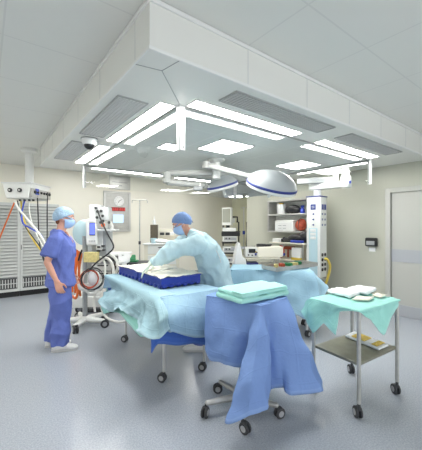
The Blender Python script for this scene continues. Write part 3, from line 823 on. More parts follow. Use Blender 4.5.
part('window', M().box((-.26, -.195, .13), (.13, .012, .08)), 'black', t, bevel=.004)
m = M()
for x, z in ((-.33, .05), (-.26, .045), (-.19, .05), (-.17, .1)): m.cyl((x, -.185, z), (x, -.21, z), .014, seg=10)
part('knob', m, 'dark', t)
part('blue_button', M().box((-.19, -.195, .07), (.04, .012, .03)), 'blue', t)
part('yellow_button', M().box((-.185, -.195, .11), (.02, .012, .03)), 'ochre', t)
solo('cable_coil', M().ring(V(1.06, 6.0, 1.103), .14, .012, seg=24, sx=1.2, sy=.7).ring(V(1.1, 6.0, 1.118), .12, .012, seg=24, sx=1.3, sy=.7).ring(V(1.02, 6.0, 1.128), .1, .01, seg=24), 'black', 'black coiled cable lying on top of the cream device', 'cable')
solo('handset', M().box(V(.555, 5.98, 1.06), (.3, .12, .03), rotz(YAW)).box(V(.655, 5.98, 1.065), (.12, .1, .05), rotz(YAW)).box(V(.555, 5.98, .97), (.05, .05, .168), rotz(YAW)), 'grey', 'grey flat tray on a short stem left of the cream device', 'tray')
# white moulded shell (chair back)
t = thing('plastic_chair', 'white moulded chair seen edge-on between the equipment tower and the cream device', 'chair', V(.46, 5.3, 0), YAW)
bk = [P(233.5, 268, 5.3), P(235, 255, 5.3), P(237.5, 245, 5.3), P(239.8, 242.5, 5.3), P(241, 248, 5.3), P(242.5, 256, 5.3), P(246, 260, 5.3), P(247, 268, 5.3)]
part('backrest', M().prism([rotz(-YAW) @ (p - t.location) for p in bk], (0, .4, 0)), 'white', t, bevel=.02)
part('seat', M().box((.12, .2, .46), (.46, .44, .05)), 'white', t, bevel=.015)
part('shell_stem', M().box((-.02, .2, .58), (.1, .36, .2)), 'white', t, bevel=.015)
for sx in (-.06, .3):
    for sy in (.02, .38): part('leg', M().cyl((sx, sy, 0), (sx + .02, sy, .44), .016), 'steel', t)

# ------------------------------------------------------------------ wall shelf, goods trolley by the right wall
def wl(px, py, off=0):       # point on the right wall plane (x = XW - off)
    r = (px - CX) / F; d = (XW - off) / (r * .7965 + .6046); return V(r * d, d, EYE + (CY - py) / F * d)
ya, yb2 = wl(275.5, 200, .0).y, 3.45
t = thing('wall_shelf', 'open steel wall shelf unit with two boards on the right wall', 'shelf', (XW - .14, (ya + yb2) / 2, 1.35))
zt = 2.08; z0 = 1.36; zm = 1.735
part('back_plate', M().bx(XW - .012, XW - .001, yb2, ya, z0, zt), 'panel', t, world=True)
m = M().bx(XW - .28, XW - .012, ya - .03, ya, z0, zt).bx(XW - .28, XW - .012, yb2, yb2 + .03, z0, zt).bx(XW - .28, XW - .012, yb2 + .03, ya - .03, zt - .04, zt)
part('frame', m, 'steel', t, world=True, bevel=.003)
for z in (z0, zm): part('shelf_board', M().bx(XW - .28, XW - .012, yb2 + .031, ya - .031, z, z + .03), 'steelb', t, world=True, bevel=.003)
def onshelf(px, z, off=.16):
    p = wl(px, 226, off); p.z = z; return p
b = onshelf(281.5, zm + .031)
t = thing('white_bucket', 'white tub with yellow-topped lid on the upper board of the wall shelf', 'bucket', b)
part('body', M().lathe([(.085, 0), (.1, .2), (.1, .215), (.03, .22)], b), 'white', t, world=True)
part('lid', M().lathe([(.05, .221), (.05, .25), (.02, .255)], b), 'ochre', t, world=True)
b = onshelf(293, zm + .031)
solo('black_bag', M().ball(b + Vector((0, 0, .1)), (.1, .17, .1)).ball(b + Vector((0, -.08, .08)), (.09, .12, .075)).ball(b + Vector((0, .1, .09)), (.09, .1, .085)), 'black', 'lumpy black bag on the upper board of the wall shelf', 'bag')
b = onshelf(302.5, zm + .031)
t = thing('spray_bottle', 'small blue bottle on the upper board beside the black bag', 'bottle', b)
part('body', M().lathe([(.045, 0), (.05, .02), (.045, .09), (.018, .12)], b), 'blue', t, world=True)
part('nozzle', M().box(b + Vector((0, 0, .145)), (.03, .07, .05)), 'bluehose', t, world=True, bevel=.005)
b0, b1 = onshelf(278, z0 + .031), onshelf(296, z0 + .031)
t = thing('white_case', 'long white instrument case on the lower board of the wall shelf', 'case', (b0 + b1) / 2)
cc = (b0 + b1) / 2; L = (b1 - b0).length
part('body', M().box(cc + Vector((0, 0, .1)), (.22, L, .2)), 'white', t, world=True, bevel=.01)
part('lid', M().box(cc + Vector((0, 0, .215)), (.225, L + .005, .03)), 'plastic', t, world=True, bevel=.008)
m = M()
for k in (.3, .55):
    for z in (.06, .12): m.box(b0.lerp(b1, k) + Vector((-.112, 0, z)), (.004, .09, .012))
part('latch', m, 'grey', t, world=True)
b = onshelf(301, z0 + .031, .145)
t = thing('red_bag', 'rust red rolled bag at the end of the lower wall shelf board', 'bag', b)
part('body', M().ball(b + Vector((0, 0, .13)), (.1, .125, .128)).ball(b + Vector((0, -.03, .17)), (.08, .09, .09)), 'rust', t, world=True)
part('strap', M().ring(b + Vector((0, 0, .142)), .132, .01, Matrix.Rotation(PI / 2, 3, 'X'), sx=.7), 'dark', t, world=True)

ga = wl(290, 260, .3)
t = thing('supply_trolley', 'cream two-shelf supply trolley below the wall shelf', 'trolley', (XW - .3, ga.y, 0))
y0, y1 = wl(276, 226, .3).y, 3.55
zu, zl = 1.13, .78
for z in (.3, zl, zu): part('shelf', M().bx(XW - .52, XW - .08, y1, y0, z, z + .025), 'cream', t, world=True, bevel=.004)
for x in (XW - .5, XW - .1):
    for y in (y0 - .03, y1 + .03): part('post', M().cyl((x, y, .1), (x, y, zu + .001), .014), 'steel', t, world=True)
part('back_panel', M().bx(XW - .085, XW - .078, y1 + .05, y0 - .05, zl + .026, zu - .001), 'cream', t, world=True)
for x in (XW - .47, XW - .13):
    for y in (y0 - .06, y1 + .06):
        castor(t, x - t.location.x, y - t.location.y, .045, .3, .1)
def ontr(px, z, off=.34):
    p = wl(px, 226, off); p.z = z; return p
b = ontr(298, zu + .026)
solo('black_drape_pile', M().ball(b + Vector((0, 0, .09)), (.14, .24, .09)).ball(b + Vector((.02, -.16, .12)), (.12, .16, .12)).ball(b + Vector((0, .2, .05)), (.1, .2, .05)), 'black', 'black crumpled pile on top of the supply trolley', 'cloth')
b = ontr(297, zu + .026, .485); 
solo('blue_packet', M().box(b + Vector((0, 0, .03)), (.06, .3, .05)), 'blue', 'flat blue packet in front of the black pile on the trolley', 'packet', bevel=.012)
b = ontr(279.5, zu + .026); b2 = ontr(284.5, zu + .026)
solo('white_box', M().box(b + Vector((0, 0, .035)), (.24, .2, .07)), 'white', 'low white box at the end of the supply trolley top', 'box', bevel=.008)
solo('camera_unit', M().box(b2 + Vector((0, 0, .035)), (.16, .07, .07)).ball(b2 + Vector((-.02, 0, .085)), .03), 'black', 'small black unit between the white box and the black pile', 'device', bevel=.008)
b = ontr(281.5, zl + .026, .42); rx = Matrix.Rotation(PI / 2, 3, 'Y')
t = thing('red_stethoscope', 'red looped tube with blue ends on the middle board of the supply trolley', 'tube', b)
part('loop', M().tube([b + Vector((0, .09, .02)), b + Vector((0, .09, .2)), b + Vector((0, .02, .27)), b + Vector((0, -.06, .2)), b + Vector((0, -.06, .1))], .014), 'redd', t, world=True)
part('end_piece', M().ball(b + Vector((0, .09, .12)), .035).ball(b + Vector((0, -.06, .09)), .035), 'blue', t, world=True)
solo('red_bottle', M().lathe([(.05, 0), (.055, .03), (.05, .1), (.02, .14), (.02, .16)], ontr(279.5, zl + .026, .38)), 'rust', 'short orange red bottle beside the red looped tube', 'bottle')
b = ontr(289.5, zl + .19, .2)
solo('dark_roll', M().box(ontr(289.5, zl + .24, .16), (.1, .26, .07)).cyl(ontr(288, zl + .026, .16), ontr(288, zl + .21, .16), .02), 'rust', 'dark red roll on a stub behind the middle trolley board', 'roll', bevel=.02)
b = ontr(297.5, zl + .027, .42)
t = thing('paper_stack', 'white printed card box with yellow base on the middle trolley board', 'box', b)
part('box', M().box(b + Vector((0, 0, .15)), (.1, .22, .2)), 'paper', t, world=True, bevel=.004)
part('yellow_base', M().box(b + Vector((0, 0, .026)), (.11, .24, .05)), 'yellow', t, world=True, bevel=.006)

# wall dispenser near the door
cdp = wl(372.3, 242)
t = thing('wall_dispenser', 'small black wall box with grey face beside the door', 'dispenser', (XW - .05, cdp.y, cdp.z - .08))
part('case', M().box((XW - .036, cdp.y, cdp.z), (.07, .2, .155)), 'black', t, world=True, bevel=.02)
part('face', M().box((XW - .076, cdp.y, cdp.z - .015), (.008, .14, .07)), 'grey', t, world=True, bevel=.003)
part('wall_tag', M().box((XW - .004, cdp.y + .0, cdp.z - .135), (.006, .11, .07)), 'paper', t, world=True)
# ------------------------------------------------------------------ monitor stand and anaesthesia machine at the left
sp_ = V(-1.92, 4.55, 0)
sp_ = V((85 - CX) / F * 4.5, 4.5, 0)
t = thing('monitor_stand', 'white wheeled monitor stand with blue screen and big pale blue disc beside the nurse', 'medical stand', sp_, YAW)
def L(px, py, d):            # pixel and distance in the stand's own frame
    return rotz(-YAW) @ (P(px, py, d) - sp_)
part('pole', M().cyl((0, 0, .09), (0, 0, 1.35), .036, seg=18), 'grey', t)
m = M()
for a in range(5):
    an = a * 1.2566 + .95; m.chain([((0, 0, .1), .05), ((.33 * math.cos(an), .33 * math.sin(an), .1), .032)], 12)
part('base', m, 'plastic', t)
for a in range(5):
    an = a * 1.2566 + .95; castor(t, .33 * math.cos(an), .33 * math.sin(an), .06, an + .6, .1)
rx = Matrix.Rotation(PI / 2, 3, 'X')
part('disc', M().lathe([(.12, -.05), (.185, -.03), (.195, 0), (.185, .03), (.12, .05)], L(83.5, 232.5, 4.55), 36, rotz(-.35) @ rx), 'paleblue', t, bevel=.006)
mo = part('monitor', M().box(L(92, 232, 4.42), (.155, .1, .39), Matrix.Rotation(-.03, 3, 'Y')), 'plastic', t, bevel=.022)
part('screen', M().box(L(92.3, 229, 4.36), (.07, .02, .165)), 'screen', mo, bevel=.004)
part('screen_bezel', M().box(L(92.3, 229, 4.366), (.085, .012, .19)), 'dark', mo, bevel=.004)
m = M()
for x in (89.5, 92, 94.5): m.box(L(x, 241, 4.362), (.022, .012, .012))
part('button', m, 'grey', mo)
m = M().box(L(96.5, 213, 4.5), (.17, .16, .24)).box(L(105.5, 214, 4.5), (.15, .16, .2)).box(L(100, 224, 4.5), (.2, .14, .14))
hd = part('top_unit', m, 'white', t, bevel=.014)
m = M()
for x, y in ((96, 208), (97.5, 211.5), (101, 211), (102.5, 216), (97, 217.5), (103, 221), (100.5, 222.5), (109, 222.5)): m.cyl(L(x, y, 4.42), L(x, y, 4.385), .022, seg=10)
part('knob', m, 'dark', hd)
part('orange_knob', M().cyl(L(103, 225, 4.43), L(103, 225, 4.39), .03, seg=12), 'orange', hd)
part('support_arm', M().tube([L(110, 222, 4.5), L(112.5, 227, 4.5), L(110, 231, 4.5)], .02), 'plastic', t)
part('side_tray', M().box(L(108.5, 230, 4.46), (.27, .2, .026)), 'white', t, bevel=.008)
part('column', M().box(L(101, 242, 4.6), (.22, .16, .42)), 'grey', t, bevel=.01)
part('column_front', M().box(L(99.5, 240, 4.505), (.1, .03, .3)), 'white', t, bevel=.008)
m = M()
for x, y in ((99, 247), (103, 246), (104, 250), (98.5, 251)): m.box(L(x, y, 4.49), (.04, .05, .025))
part('clamp', m, 'dark', t, bevel=.004)
part('amber_pack', M().box(L(91.5, 257, 4.42), (.2, .1, .15)), 'amber', t, bevel=.008)
part('waste_bowl', M().lathe([(.1, -.1), (.17, -.06), (.185, 0), (.185, .04), (.17, .04), (.17, 0), (.09, -.085)], L(91, 284, 4.38), 24), 'plastic', t)
part('bracket', M().box(L(88, 272, 4.44), (.1, .08, .06)), 'grey', t)
hose('black_arm_cable', [P(97.5, 210, 4.36), P(101, 220, 4.3), P(107, 233, 4.28), P(113.5, 246, 4.27), P(109, 253, 4.28), P(101, 259, 4.3), P(95, 264, 4.31), P(88, 272, 4.33)], .011, 'black', 'black cable bent in an elbow in front of the white monitor stand', 'cable')
# coils on the stand
m = M()
for i in range(3):
    R = Matrix.Rotation(1.2 + .08 * i, 3, 'X') @ Matrix.Rotation(.15 * i, 3, 'Y')
    m.ring(P(92 + (i % 2), 278.5 + .6 * i, 4.16 - .012 * i), .155 - .008 * i, .0055, rotz(YAW) @ R, sx=1, sy=1.0)
solo('coiled_black_lead', m, 'black', 'black lead coiled in a loop hanging on the monitor stand', 'cable')
m = M()
for i in range(2):
    R = Matrix.Rotation(1.3 + .1 * i, 3, 'X'); m.ring(P(89 + i, 279, 4.19), .13 - .015 * i, .009, rotz(YAW) @ R)
solo('coiled_pink_lead', m, 'rust', 'reddish lead coiled inside the black loop on the monitor stand', 'cable')
solo('white_cloth_roll', M().ball(P(94, 278, 4.24), (.09, .06, .11)), 'white', 'white rolled bag inside the black cable loop', 'bag')
for i in range(5):
    x = 72.5 + i * 1.7
    hose('orange_lead', [P(x + 3, 249 + i, 4.62), P(x + 1, 262, 4.56 + .01 * i), P(x - .5 + (i % 2) * 2, 276, 4.58), P(x + (i % 3), 292 + i, 4.6 + .01 * i)], .016, 'orange',
         ['orange lead hanging nearest the nurse beside the monitor stand', 'second orange lead from the nurse beside the monitor stand', 'orange lead in the middle of the hanging bunch by the stand', 'second orange lead from the monitor stand pole', 'orange lead hanging nearest the monitor stand pole'][i], 'cable')
    bpy.data.objects[-1] if False else None
hose('orange_loop', [P(70.5, 290, 4.66), P(72, 284, 4.62), P(76, 283, 4.6), P(78, 290, 4.6), P(76, 298, 4.62), P(72, 296, 4.66)], .02, 'orange', 'thick orange cable loop low beside the nurse', 'cable')
hose('microphone', [P(78, 262, 4.6), P(80, 255, 4.55), P(82, 250, 4.52)], .014, 'black', 'short black probe sticking up between nurse and monitor stand', 'probe')

# anaesthesia machine behind
ac = V((103 - CX) / F * 5.35, 5.35, 0)
t = thing('anaesthesia_machine', 'bulky white anaesthesia machine standing behind the monitor stand', 'anaesthesia machine', ac, YAW)
def LA(px, py, d): return rotz(-YAW) @ (P(px, py, d) - ac)
part('base', M().box((-.08, 0, .2), (.72, .56, .2)).box((-.08, 0, .33), (.62, .5, .08)), 'white', t, bevel=.02)
for sx in (-.36, .2):
    for sy in (-.2, .2): castor(t, sx, sy, .065, .5, .105)
part('body', M().box((.02, .08, .68), (.5, .4, .62)), 'grey', t, bevel=.01)
for z in (.5, .64, .78):
    d = part('drawer', M().box((.05, -.13, z), (.4, .02, .12)), 'plastic', t, bevel=.005); part('handle', M().box((.05, -.148, z + .03), (.18, .018, .02)), 'dark', d)
part('work_top', M().box((.1, -.02, 1.005), (.72, .54, .03)), 'white', t, bevel=.008)
part('upper_unit', M().box((-.1, .12, 1.25), (.4, .22, .46)), 'grey', t, bevel=.01)
part('bellows_block', M().box((.18, .0, .93), (.2, .3, .1)), 'dark', t, bevel=.01)
part('canister', M().cyl((.29, -.2, .6), (.29, -.2, .86), .075, seg=18), 'brown', t)
part('front_foot', M().box((.06, -.4, .11), (.5, .1, .06)), 'dark', t, bevel=.01)
for pts, lab in (([P(98, 288, 4.3), P(93, 294, 4.25), P(86, 291, 4.22), P(82, 283, 4.22), P(84, 274, 4.24), P(88, 270, 4.28)], 'white lead looped round the waste bowl of the monitor stand'),
                 ([P(100, 256, 4.75), P(105, 264, 4.62), P(104, 277, 4.55), P(98, 287, 4.5), P(94, 298, 4.46), P(95, 312, 4.42)], 'white hose dropping closest to the monitor stand pole'),
                 ([P(126, 264, 4.75), P(121, 270, 4.66), P(124, 276, 4.6), P(119, 287, 4.52), P(111, 300, 4.5), P(105, 312, 4.5)], 'white hose pressed against the left end of the draped table')):
    hose('hanging_hose', pts, .017, 'whitehose', lab)
for i, pts in enumerate((
    [P(99, 262, 4.95), P(106, 258, 4.85), P(112, 264, 4.8), P(113, 276, 4.75), P(107, 289, 4.7), P(100, 301, 4.65)],
    [P(120, 272, 4.8), P(115, 281, 4.72), P(110, 292, 4.66), P(103, 300, 4.62), P(102, 309, 4.6), P(107, 318, 4.55), P(118, 322, 4.5), P(127, 321, 4.46)],
    [P(123, 262, 4.9), P(117, 264, 4.8), P(121, 272, 4.72), P(116, 284, 4.66), P(109, 296, 4.62)],
    [P(108, 254, 5.0), P(115, 258, 4.9), P(118, 267, 4.82), P(112, 279, 4.78), P(106, 286, 4.76), P(101, 297, 4.72)])):
    hose('breathing_hose', pts, .024 if i != 1 else .02, 'whitehose',
         ['white breathing hose arching beside the coiled black lead', 'long white hose reaching the floor below the draped table end', 'white breathing hose nearest the aqua drape', 'white breathing hose rising highest in front of the grey drawers'][i])
solo('white_wrapper', M().poly([P(118, 252.5, 5.0), P(124, 251.5, 5.15), P(131, 254.5, 5.2), P(130, 258, 5.1), P(125, 262.5, 5.0), P(119, 262, 4.95)]).prism([P(118, 256.5, 5.0), P(125, 253.5, 5.15), P(130, 258.5, 5.1), P(122, 263, 4.95)], (0, 0, -.05)), 'paper', 'crumpled white wrapping lying on the anaesthesia machine top', 'wrapper')
solo('monitor_leads', M().ball(P(107, 259, 5.1), (.06, .05, .035)).ball(P(113.5, 259, 5.1), (.07, .05, .04)), 'dark', 'two dark connector blocks on the anaesthesia machine top', 'connector')
gz = .792
gq = [V(-1.62, 5.8, gz), V(-1.45, 5.8, gz), V(-1.45, 6.0, gz), V(-1.62, 6.0, gz)]
solo('green_cloth', M().prism(gq, (0, 0, .03)).prism([V(-1.6, 5.83, gz + .03), V(-1.47, 5.83, gz + .03), V(-1.5, 5.93, gz + .12), V(-1.57, 5.93, gz + .12)], (0, 0, .02)), 'green', 'dark green folded cloth on the low cart behind the far blue tray', 'cloth', bevel=.01)
# rail behind the table: dark top of a low cabinet
t = thing('low_cart', 'low grey cart with a dark top under the green cloth, before the drip stand', 'cart', V(-1.36, 5.95, 0), YAW)
part('body', M().box((0, 0, .43), (.5, .36, .62)), 'grey', t, bevel=.008)
part('top', M().box((0, 0, .765), (.54, .4, .05)), 'dark', t, bevel=.008)
for sx in (-.2, .2):
    for sy in (-.13, .13): castor(t, sx, sy, .05, .2, .12)

# ------------------------------------------------------------------ main instrument table and its drapes
TZ = .835
tb = thing('instrument_table', 'long steel instrument table hidden under blue and aqua drapes', 'table', (1.6, 3.15, 0))
TX0, TX1, TY0, TY1 = 1.30, 1.90, 2.40, 3.92
part('top', M().bx(TX0, TX1, TY0, TY1, TZ - .03, TZ), 'steel', tb, world=True, bevel=.004)
legs = [(1.372, 2.555), (1.453, 3.73), (1.81, 2.5), (1.84, 3.73)]
for x, y in legs:
    part('leg', M().cyl((x, y, .1), (x, y, TZ - .031), .0145, seg=14), 'steelb', tb, world=True)
    castor(tb, x - 1.6, y - 3.15, .043, 2.2, .12)
part('brace', M().cyl((1.372, 2.57, .62), (1.453, 3.71, .62), .011).cyl((1.81, 2.51, .62), (1.84, 3.71, .62), .011).cyl((1.39, 2.55, .62), (1.80, 2.5, .62), .011), 'steel', tb, world=True)
def ring_rows(cols, zt_, inner=.55):
    """cols: (edge xy, [lower points...]) -> rows from an inner loop on the table to the hem"""
    cx = sum(c[0][0] for c in cols) / len(cols); cy = sum(c[0][1] for c in cols) / len(cols)
    ins = [Vector((cx + (c[0][0] - cx) * inner, cy + (c[0][1] - cy) * inner, zt_)) for c in cols]
    nr = [Vector((cx + (c[0][0] - cx) * .93, cy + (c[0][1] - cy) * .93, zt_)) for c in cols]
    ed = [Vector((c[0][0], c[0][1], zt_ - .012)) for c in cols]
    k = len(cols[0][1])
    return [ins, nr, ed] + [[Vector(c[1][j]) for c in cols] for j in range(k)]
def side(x, y, pts): return ((x, y), pts)
# deep blue under-drape: near end and a short skirt
zt0 = TZ + .006
def hang(x, y, ox, oy, z, mid=None):
    mz = (zt0 + z) / 2 if mid is None else mid
    return ((x, y), [(x + ox * .6, y + oy * .6, mz), (x + ox, y + oy, z)])
cols = []
e = .012
def zp(px, py, d): return P(px, py, d)
near = [((TX0 - e, TY0 - e), [zp(154, 325, 2.62), zp(151, 353, 2.60)]),
        ((TX0 + .04, TY0 - e), [zp(164, 325, 2.62), zp(158, 344, 2.62)]),
        ((TX0 + .2, TY0 - e), [zp(178, 325, 2.68), zp(178, 345.5, 2.70)]),
        ((TX0 + .4, TY0 - e), [zp(196, 322, 2.80), zp(195, 343.5, 2.83)]),
        ((TX1 + e, TY0 - e), [zp(213, 318, 2.96), zp(216, 344, 2.96)])]
far = [hang(TX1 + e, 2.8, .01, 0, .62), hang(TX1 + e, 3.3, .01, 0, .66), hang(TX1 + e, 3.7, .01, 0, .6), hang(TX1 + e, TY1 + e, .02, .02, .55), hang(1.6, TY1 + e, 0, .01, .6), hang(TX0 - e, TY1 + e, -.02, .02, .6),
       hang(TX0 - e, 3.5, -.01, 0, .7), hang(TX0 - e, 3.0, -.01, 0, .66), hang(TX0 - e, 2.6, -.01, 0, .62)]
o = cloth('under_drape', ring_rows(near + far, zt0), 'deepdrape', None, cyc=True, cap=True, n=5, wr=.004, wscale=6, crumple=.01)
center_origin(o); tag(o, 'deep blue drape showing lowest under the light blue table drape', 'drape')
# teal sheet on the left side
zt1 = TZ + .012; e1 = .022
tl = [((TX0 - e1, 2.48), [zp(157, 325, 2.62), zp(151, 333, 2.62)]),
      ((TX0 - e1, 2.7), [zp(148, 322, 2.80), zp(141, 337, 2.79)]),
      ((TX0 - e1, 2.95), [zp(135, 312, 2.98), zp(131, 326, 2.96)]),
      ((TX0 - e1, 3.2), [zp(126, 303, 3.28), zp(119, 313, 3.2)]),
      ((TX0 - e1, 3.45), [zp(116, 299, 3.52), zp(110, 312, 3.44)]),
      ((TX0 - e1, 3.7), [zp(112, 297, 3.74), zp(104, 314, 3.62)]),
      ((TX0 - e1, TY1 + .03), [zp(106, 292, 3.85), zp(101, 308, 3.8)])]
rows = [[Vector((TX0 + .25, c[0][1], zt1)) for c in tl], [Vector((TX0 + .03, c[0][1], zt1)) for c in tl], [Vector((*c[0], zt1 - .014)) for c in tl]] + [[c[1][k] for c in tl] for k in (0, 1)]
o = cloth('teal_sheet', rows, 'tealdrape', None, n=6, wr=.006, wscale=8, seed=2, crumple=.008, cscale=7, flat=.5)
center_origin(o); tag(o, 'bright teal sheet peeping out under the pale aqua drape', 'drape')
# light blue main drape: table top and near end
zt2 = TZ + .018; e2 = .03
nr = [((TX0 - e2, TY0 - e2), [zp(164, 316, 2.50), zp(168, 331, 2.50)]),
      ((TX0 + .06, TY0 - e2), [zp(172, 316, 2.50), zp(173, 332, 2.50)]),
      ((TX0 + .2, TY0 - e2), [zp(182, 316, 2.60), zp(183, 335, 2.61)]),
      ((TX0 + .34, TY0 - e2), [zp(194, 315, 2.70), zp(194, 337.5, 2.70)]),
      ((TX0 + .5, TY0 - e2), [zp(205, 314, 2.80), zp(206, 337, 2.82)]),
      ((TX1 + e2, TY0 - e2), [zp(217, 312, 2.92), zp(219, 336, 2.92)])]
fr = [hang(TX1 + e2, 2.8, .015, 0, .66), hang(TX1 + e2, 3.3, .015, 0, .7), hang(TX1 + e2, 3.7, .015, 0, .66), hang(TX1 + e2, TY1 + e2, .03, .03, .62), hang(1.6, TY1 + e2, 0, .02, .66), hang(TX0 - e2, TY1 + e2, -.03, .03, .68),
      hang(TX0 - e2, 3.5, -.012, 0, .76), hang(TX0 - e2, 3.0, -.012, 0, .74), hang(TX0 - e2, 2.65, -.012, 0, .72)]
o = cloth('table_drape', ring_rows(nr + fr, zt2), 'lightdrape', None, cyc=True, cap=True, n=6, wr=.004, wscale=6, seed=1, crumple=.022, cscale=4)
center_origin(o); tag(o, 'light blue drape covering the long table top under the blue trays', 'drape')
# pale aqua drape hanging over the left side
zt3 = TZ + .024; e3 = .056
pl = [((TX0 - e3 + .03, TY0 + .02), [zp(168, 312, 2.46), zp(168, 322, 2.44), zp(170, 329, 2.45)]),
      ((TX0 - e3, TY0 + .03), [zp(159, 318, 2.44), zp(158, 330, 2.40), zp(159, 339, 2.38)]),
      ((TX0 - e3, 2.58), [zp(155, 312, 2.58), zp(150, 326, 2.52), zp(144, 337, 2.46)]),
      ((TX0 - e3, 2.7), [zp(147, 311, 2.70), zp(141, 322, 2.64), zp(134.5, 328.5, 2.58)]),
      ((TX0 - e3, 2.85), [zp(142, 304, 2.86), zp(140, 315, 2.86), zp(139, 321, 2.85)]),
      ((TX0 - e3, 3.05), [zp(134, 300, 3.0), zp(130, 309, 2.96), zp(127, 314, 2.94)]),
      ((TX0 - e3, 3.25), [zp(127, 296, 3.18), zp(122, 304, 3.14), zp(118, 307, 3.1)]),
      ((TX0 - e3, 3.5), [zp(119, 292, 3.42), zp(113, 300, 3.32), zp(110, 312, 3.26)]),
      ((TX0 - e3, 3.7), [zp(113, 290, 3.6), zp(107, 299, 3.48), zp(101, 306, 3.42)]),
      ((TX0 - e3, TY1 + .03), [zp(109, 287, 3.84), zp(104, 293, 3.74), zp(98, 301, 3.66)])]
rows = [[Vector((TX0 + .12, c[0][1], zt3)) for c in pl], [Vector((TX0 + .01, c[0][1], zt3)) for c in pl], [Vector((*c[0], zt3 - .016)) for c in pl]] + [[c[1][k] for c in pl] for k in (0, 1, 2)]
o = cloth('side_drape', rows, 'paledrape', None, n=8, wr=.012, wscale=8, seed=3, crumple=.075, cscale=5, flat=.42)
center_origin(o); tag(o, 'pale aqua crumpled drape hanging over the left side of the long table', 'drape')

# blue instrument trays with paper-white linings
def tray(cx, cy, sx, sy, z, label, n1=6):
    t = thing('instrument_tray', label, 'tray', (cx, cy, z), .02, 'blue trays on the long table')
    h = .098; m = M()
    a0, a1, b0, b1 = -sx / 2, sx / 2, -sy / 2, sy / 2; th = .008
    m.bx(a0 + .02, a1 - .02, b0 + .02, b1 - .02, .012, .02)
    m.bx(a0 + .01, a1 - .01, b0 + .01, b0 + .01 + th, .018, h).bx(a0 + .01, a1 - .01, b1 - .01 - th, b1 - .01, .018, h)
    m.bx(a0 + .01, a0 + .01 + th, b0 + .018, b1 - .018, .018, h).bx(a1 - .01 - th, a1 - .01, b0 + .018, b1 - .018, .018, h)
    part('body', m, 'tray', t)
    m = M().bx(a0, a1, b0, b0 + .018, h - .002, h + .01).bx(a0, a1, b1 - .018, b1, h - .002, h + .01).bx(a0, a0 + .018, b0 + .018, b1 - .018, h - .002, h + .01).bx(a1 - .018, a1, b0 + .018, b1 - .018, h - .002, h + .01)
    part('rim', m, 'tray', t, bevel=.004)
    for i in range(n1):
        x = a0 + (i + .5) / n1 * sx; y = b0 + (i + .5) / n1 * sy
        for q, sz_ in (((x, b0 + .008, .019), (sx / n1 * .6, .02, .036)), ((x, b1 - .008, .019), (sx / n1 * .6, .02, .036)), ((a0 + .008, y, .019), (.02, sy / n1 * .6, .036)), ((a1 - .008, y, .019), (.02, sy / n1 * .6, .036))):
            part('foot', M().box(q, sz_), 'tray', t, bevel=.009)
    rows = []
    for j in range(7):
        y = b0 - .012 + j / 6 * (sy + .024)
        rows.append([Vector((a0 - .012 + i / 6 * (sx + .024), y, h + .018 + .022 * noise.noise(Vector((i * .9 + cx * 7, j * .8, cy))) + (-.004 if 0 < i < 6 and 0 < j < 6 else 0))) for i in range(7)])
    part_o = cloth('paper_liner', rows, 'liner', None, n=5, wr=.006, wscale=22, fade=False, thick=.004)
    part_o.parent = t
    return t
tray(1.665, 2.985, .51, .56, TZ + .026, 'front blue plastic tray lined with white paper on the long table')
tray(1.66, 3.59, .50, .58, TZ + .026, 'far blue plastic tray lined with white paper, under the surgeon\'s gloved hand')
m = M()
for i in range(5):
    a = Vector((1.5 + .06 * i, 3.1 + .03 * i, TZ + .143)); m.cyl(a, a + Vector((.16, .05 - .02 * i, .002)), .005, seg=6)
solo('steel_instruments', m, 'steelb', 'thin steel instruments lying on the paper of the front tray', 'instruments')
m = M()
rows = [[Vector((1.44 + .05 * i, 3.17 + .045 * j + .02 * math.sin(i), TZ + .145 + .02 * noise.noise(Vector((i * .7, j * .9, 4))) + .01 * (j % 2))) for i in range(9)] for j in range(4)]
o = cloth('paper_wrap', rows, 'liner', None, n=5, wr=.008, wscale=20, fade=False, thick=.004)
center_origin(o); tag(o, 'crumpled cream paper wrap across the joint of the two blue trays', 'paper wrap')

# ------------------------------------------------------------------ instrument stand with blue drape in front
mc = V(.27, 2.45, 0)
st = thing('mayo_stand', 'wheeled steel stand with five-armed base under the blue drape', 'instrument stand', mc, YAW)
MZ = .872
feet = [(-.039, 2.353), (.233, 2.17), (.517, 2.322), (.081, 2.68), (.47, 2.62)]
m = M()
for x, y in feet:
    q = Vector((x - .27, y - 2.45, .105)); m.chain([((0, 0, .11), .03), (q * .97 + Vector((0, 0, 0)), .02)], 12)
part('base', m, 'steel', st)
for x, y in feet: castor(st, x - .27, y - 2.45, .042, math.atan2(y - 2.45, x - .27) + .9, .1)
part('column', M().cyl((0, 0, .12), (0, 0, MZ - .025), .03, seg=18).cyl((0, 0, .12), (0, 0, .5), .04, seg=18), 'steelb', st)
cA, cB, cC, cD = (-.03, 2.63), (.375, 2.315), (.655, 2.585), (.26, 2.93)
loc = lambda c, z: Vector((c[0] - .27, c[1] - 2.45, z))
m = M().prism([loc(c, MZ - .024) * .9 + Vector((.03, .015, (MZ - .024) * .1)) for c in (cA, cB, cC, cD)], (0, 0, .022))
part('tray_top', m, 'steelb', st, bevel=.004)
zq = MZ + .006
def xy(px, py):
    v = Z(px, py, zq); return (v.x, v.y)
def vv(c): 
    v = V(c[0], c[1], 0); return (v.x, v.y)
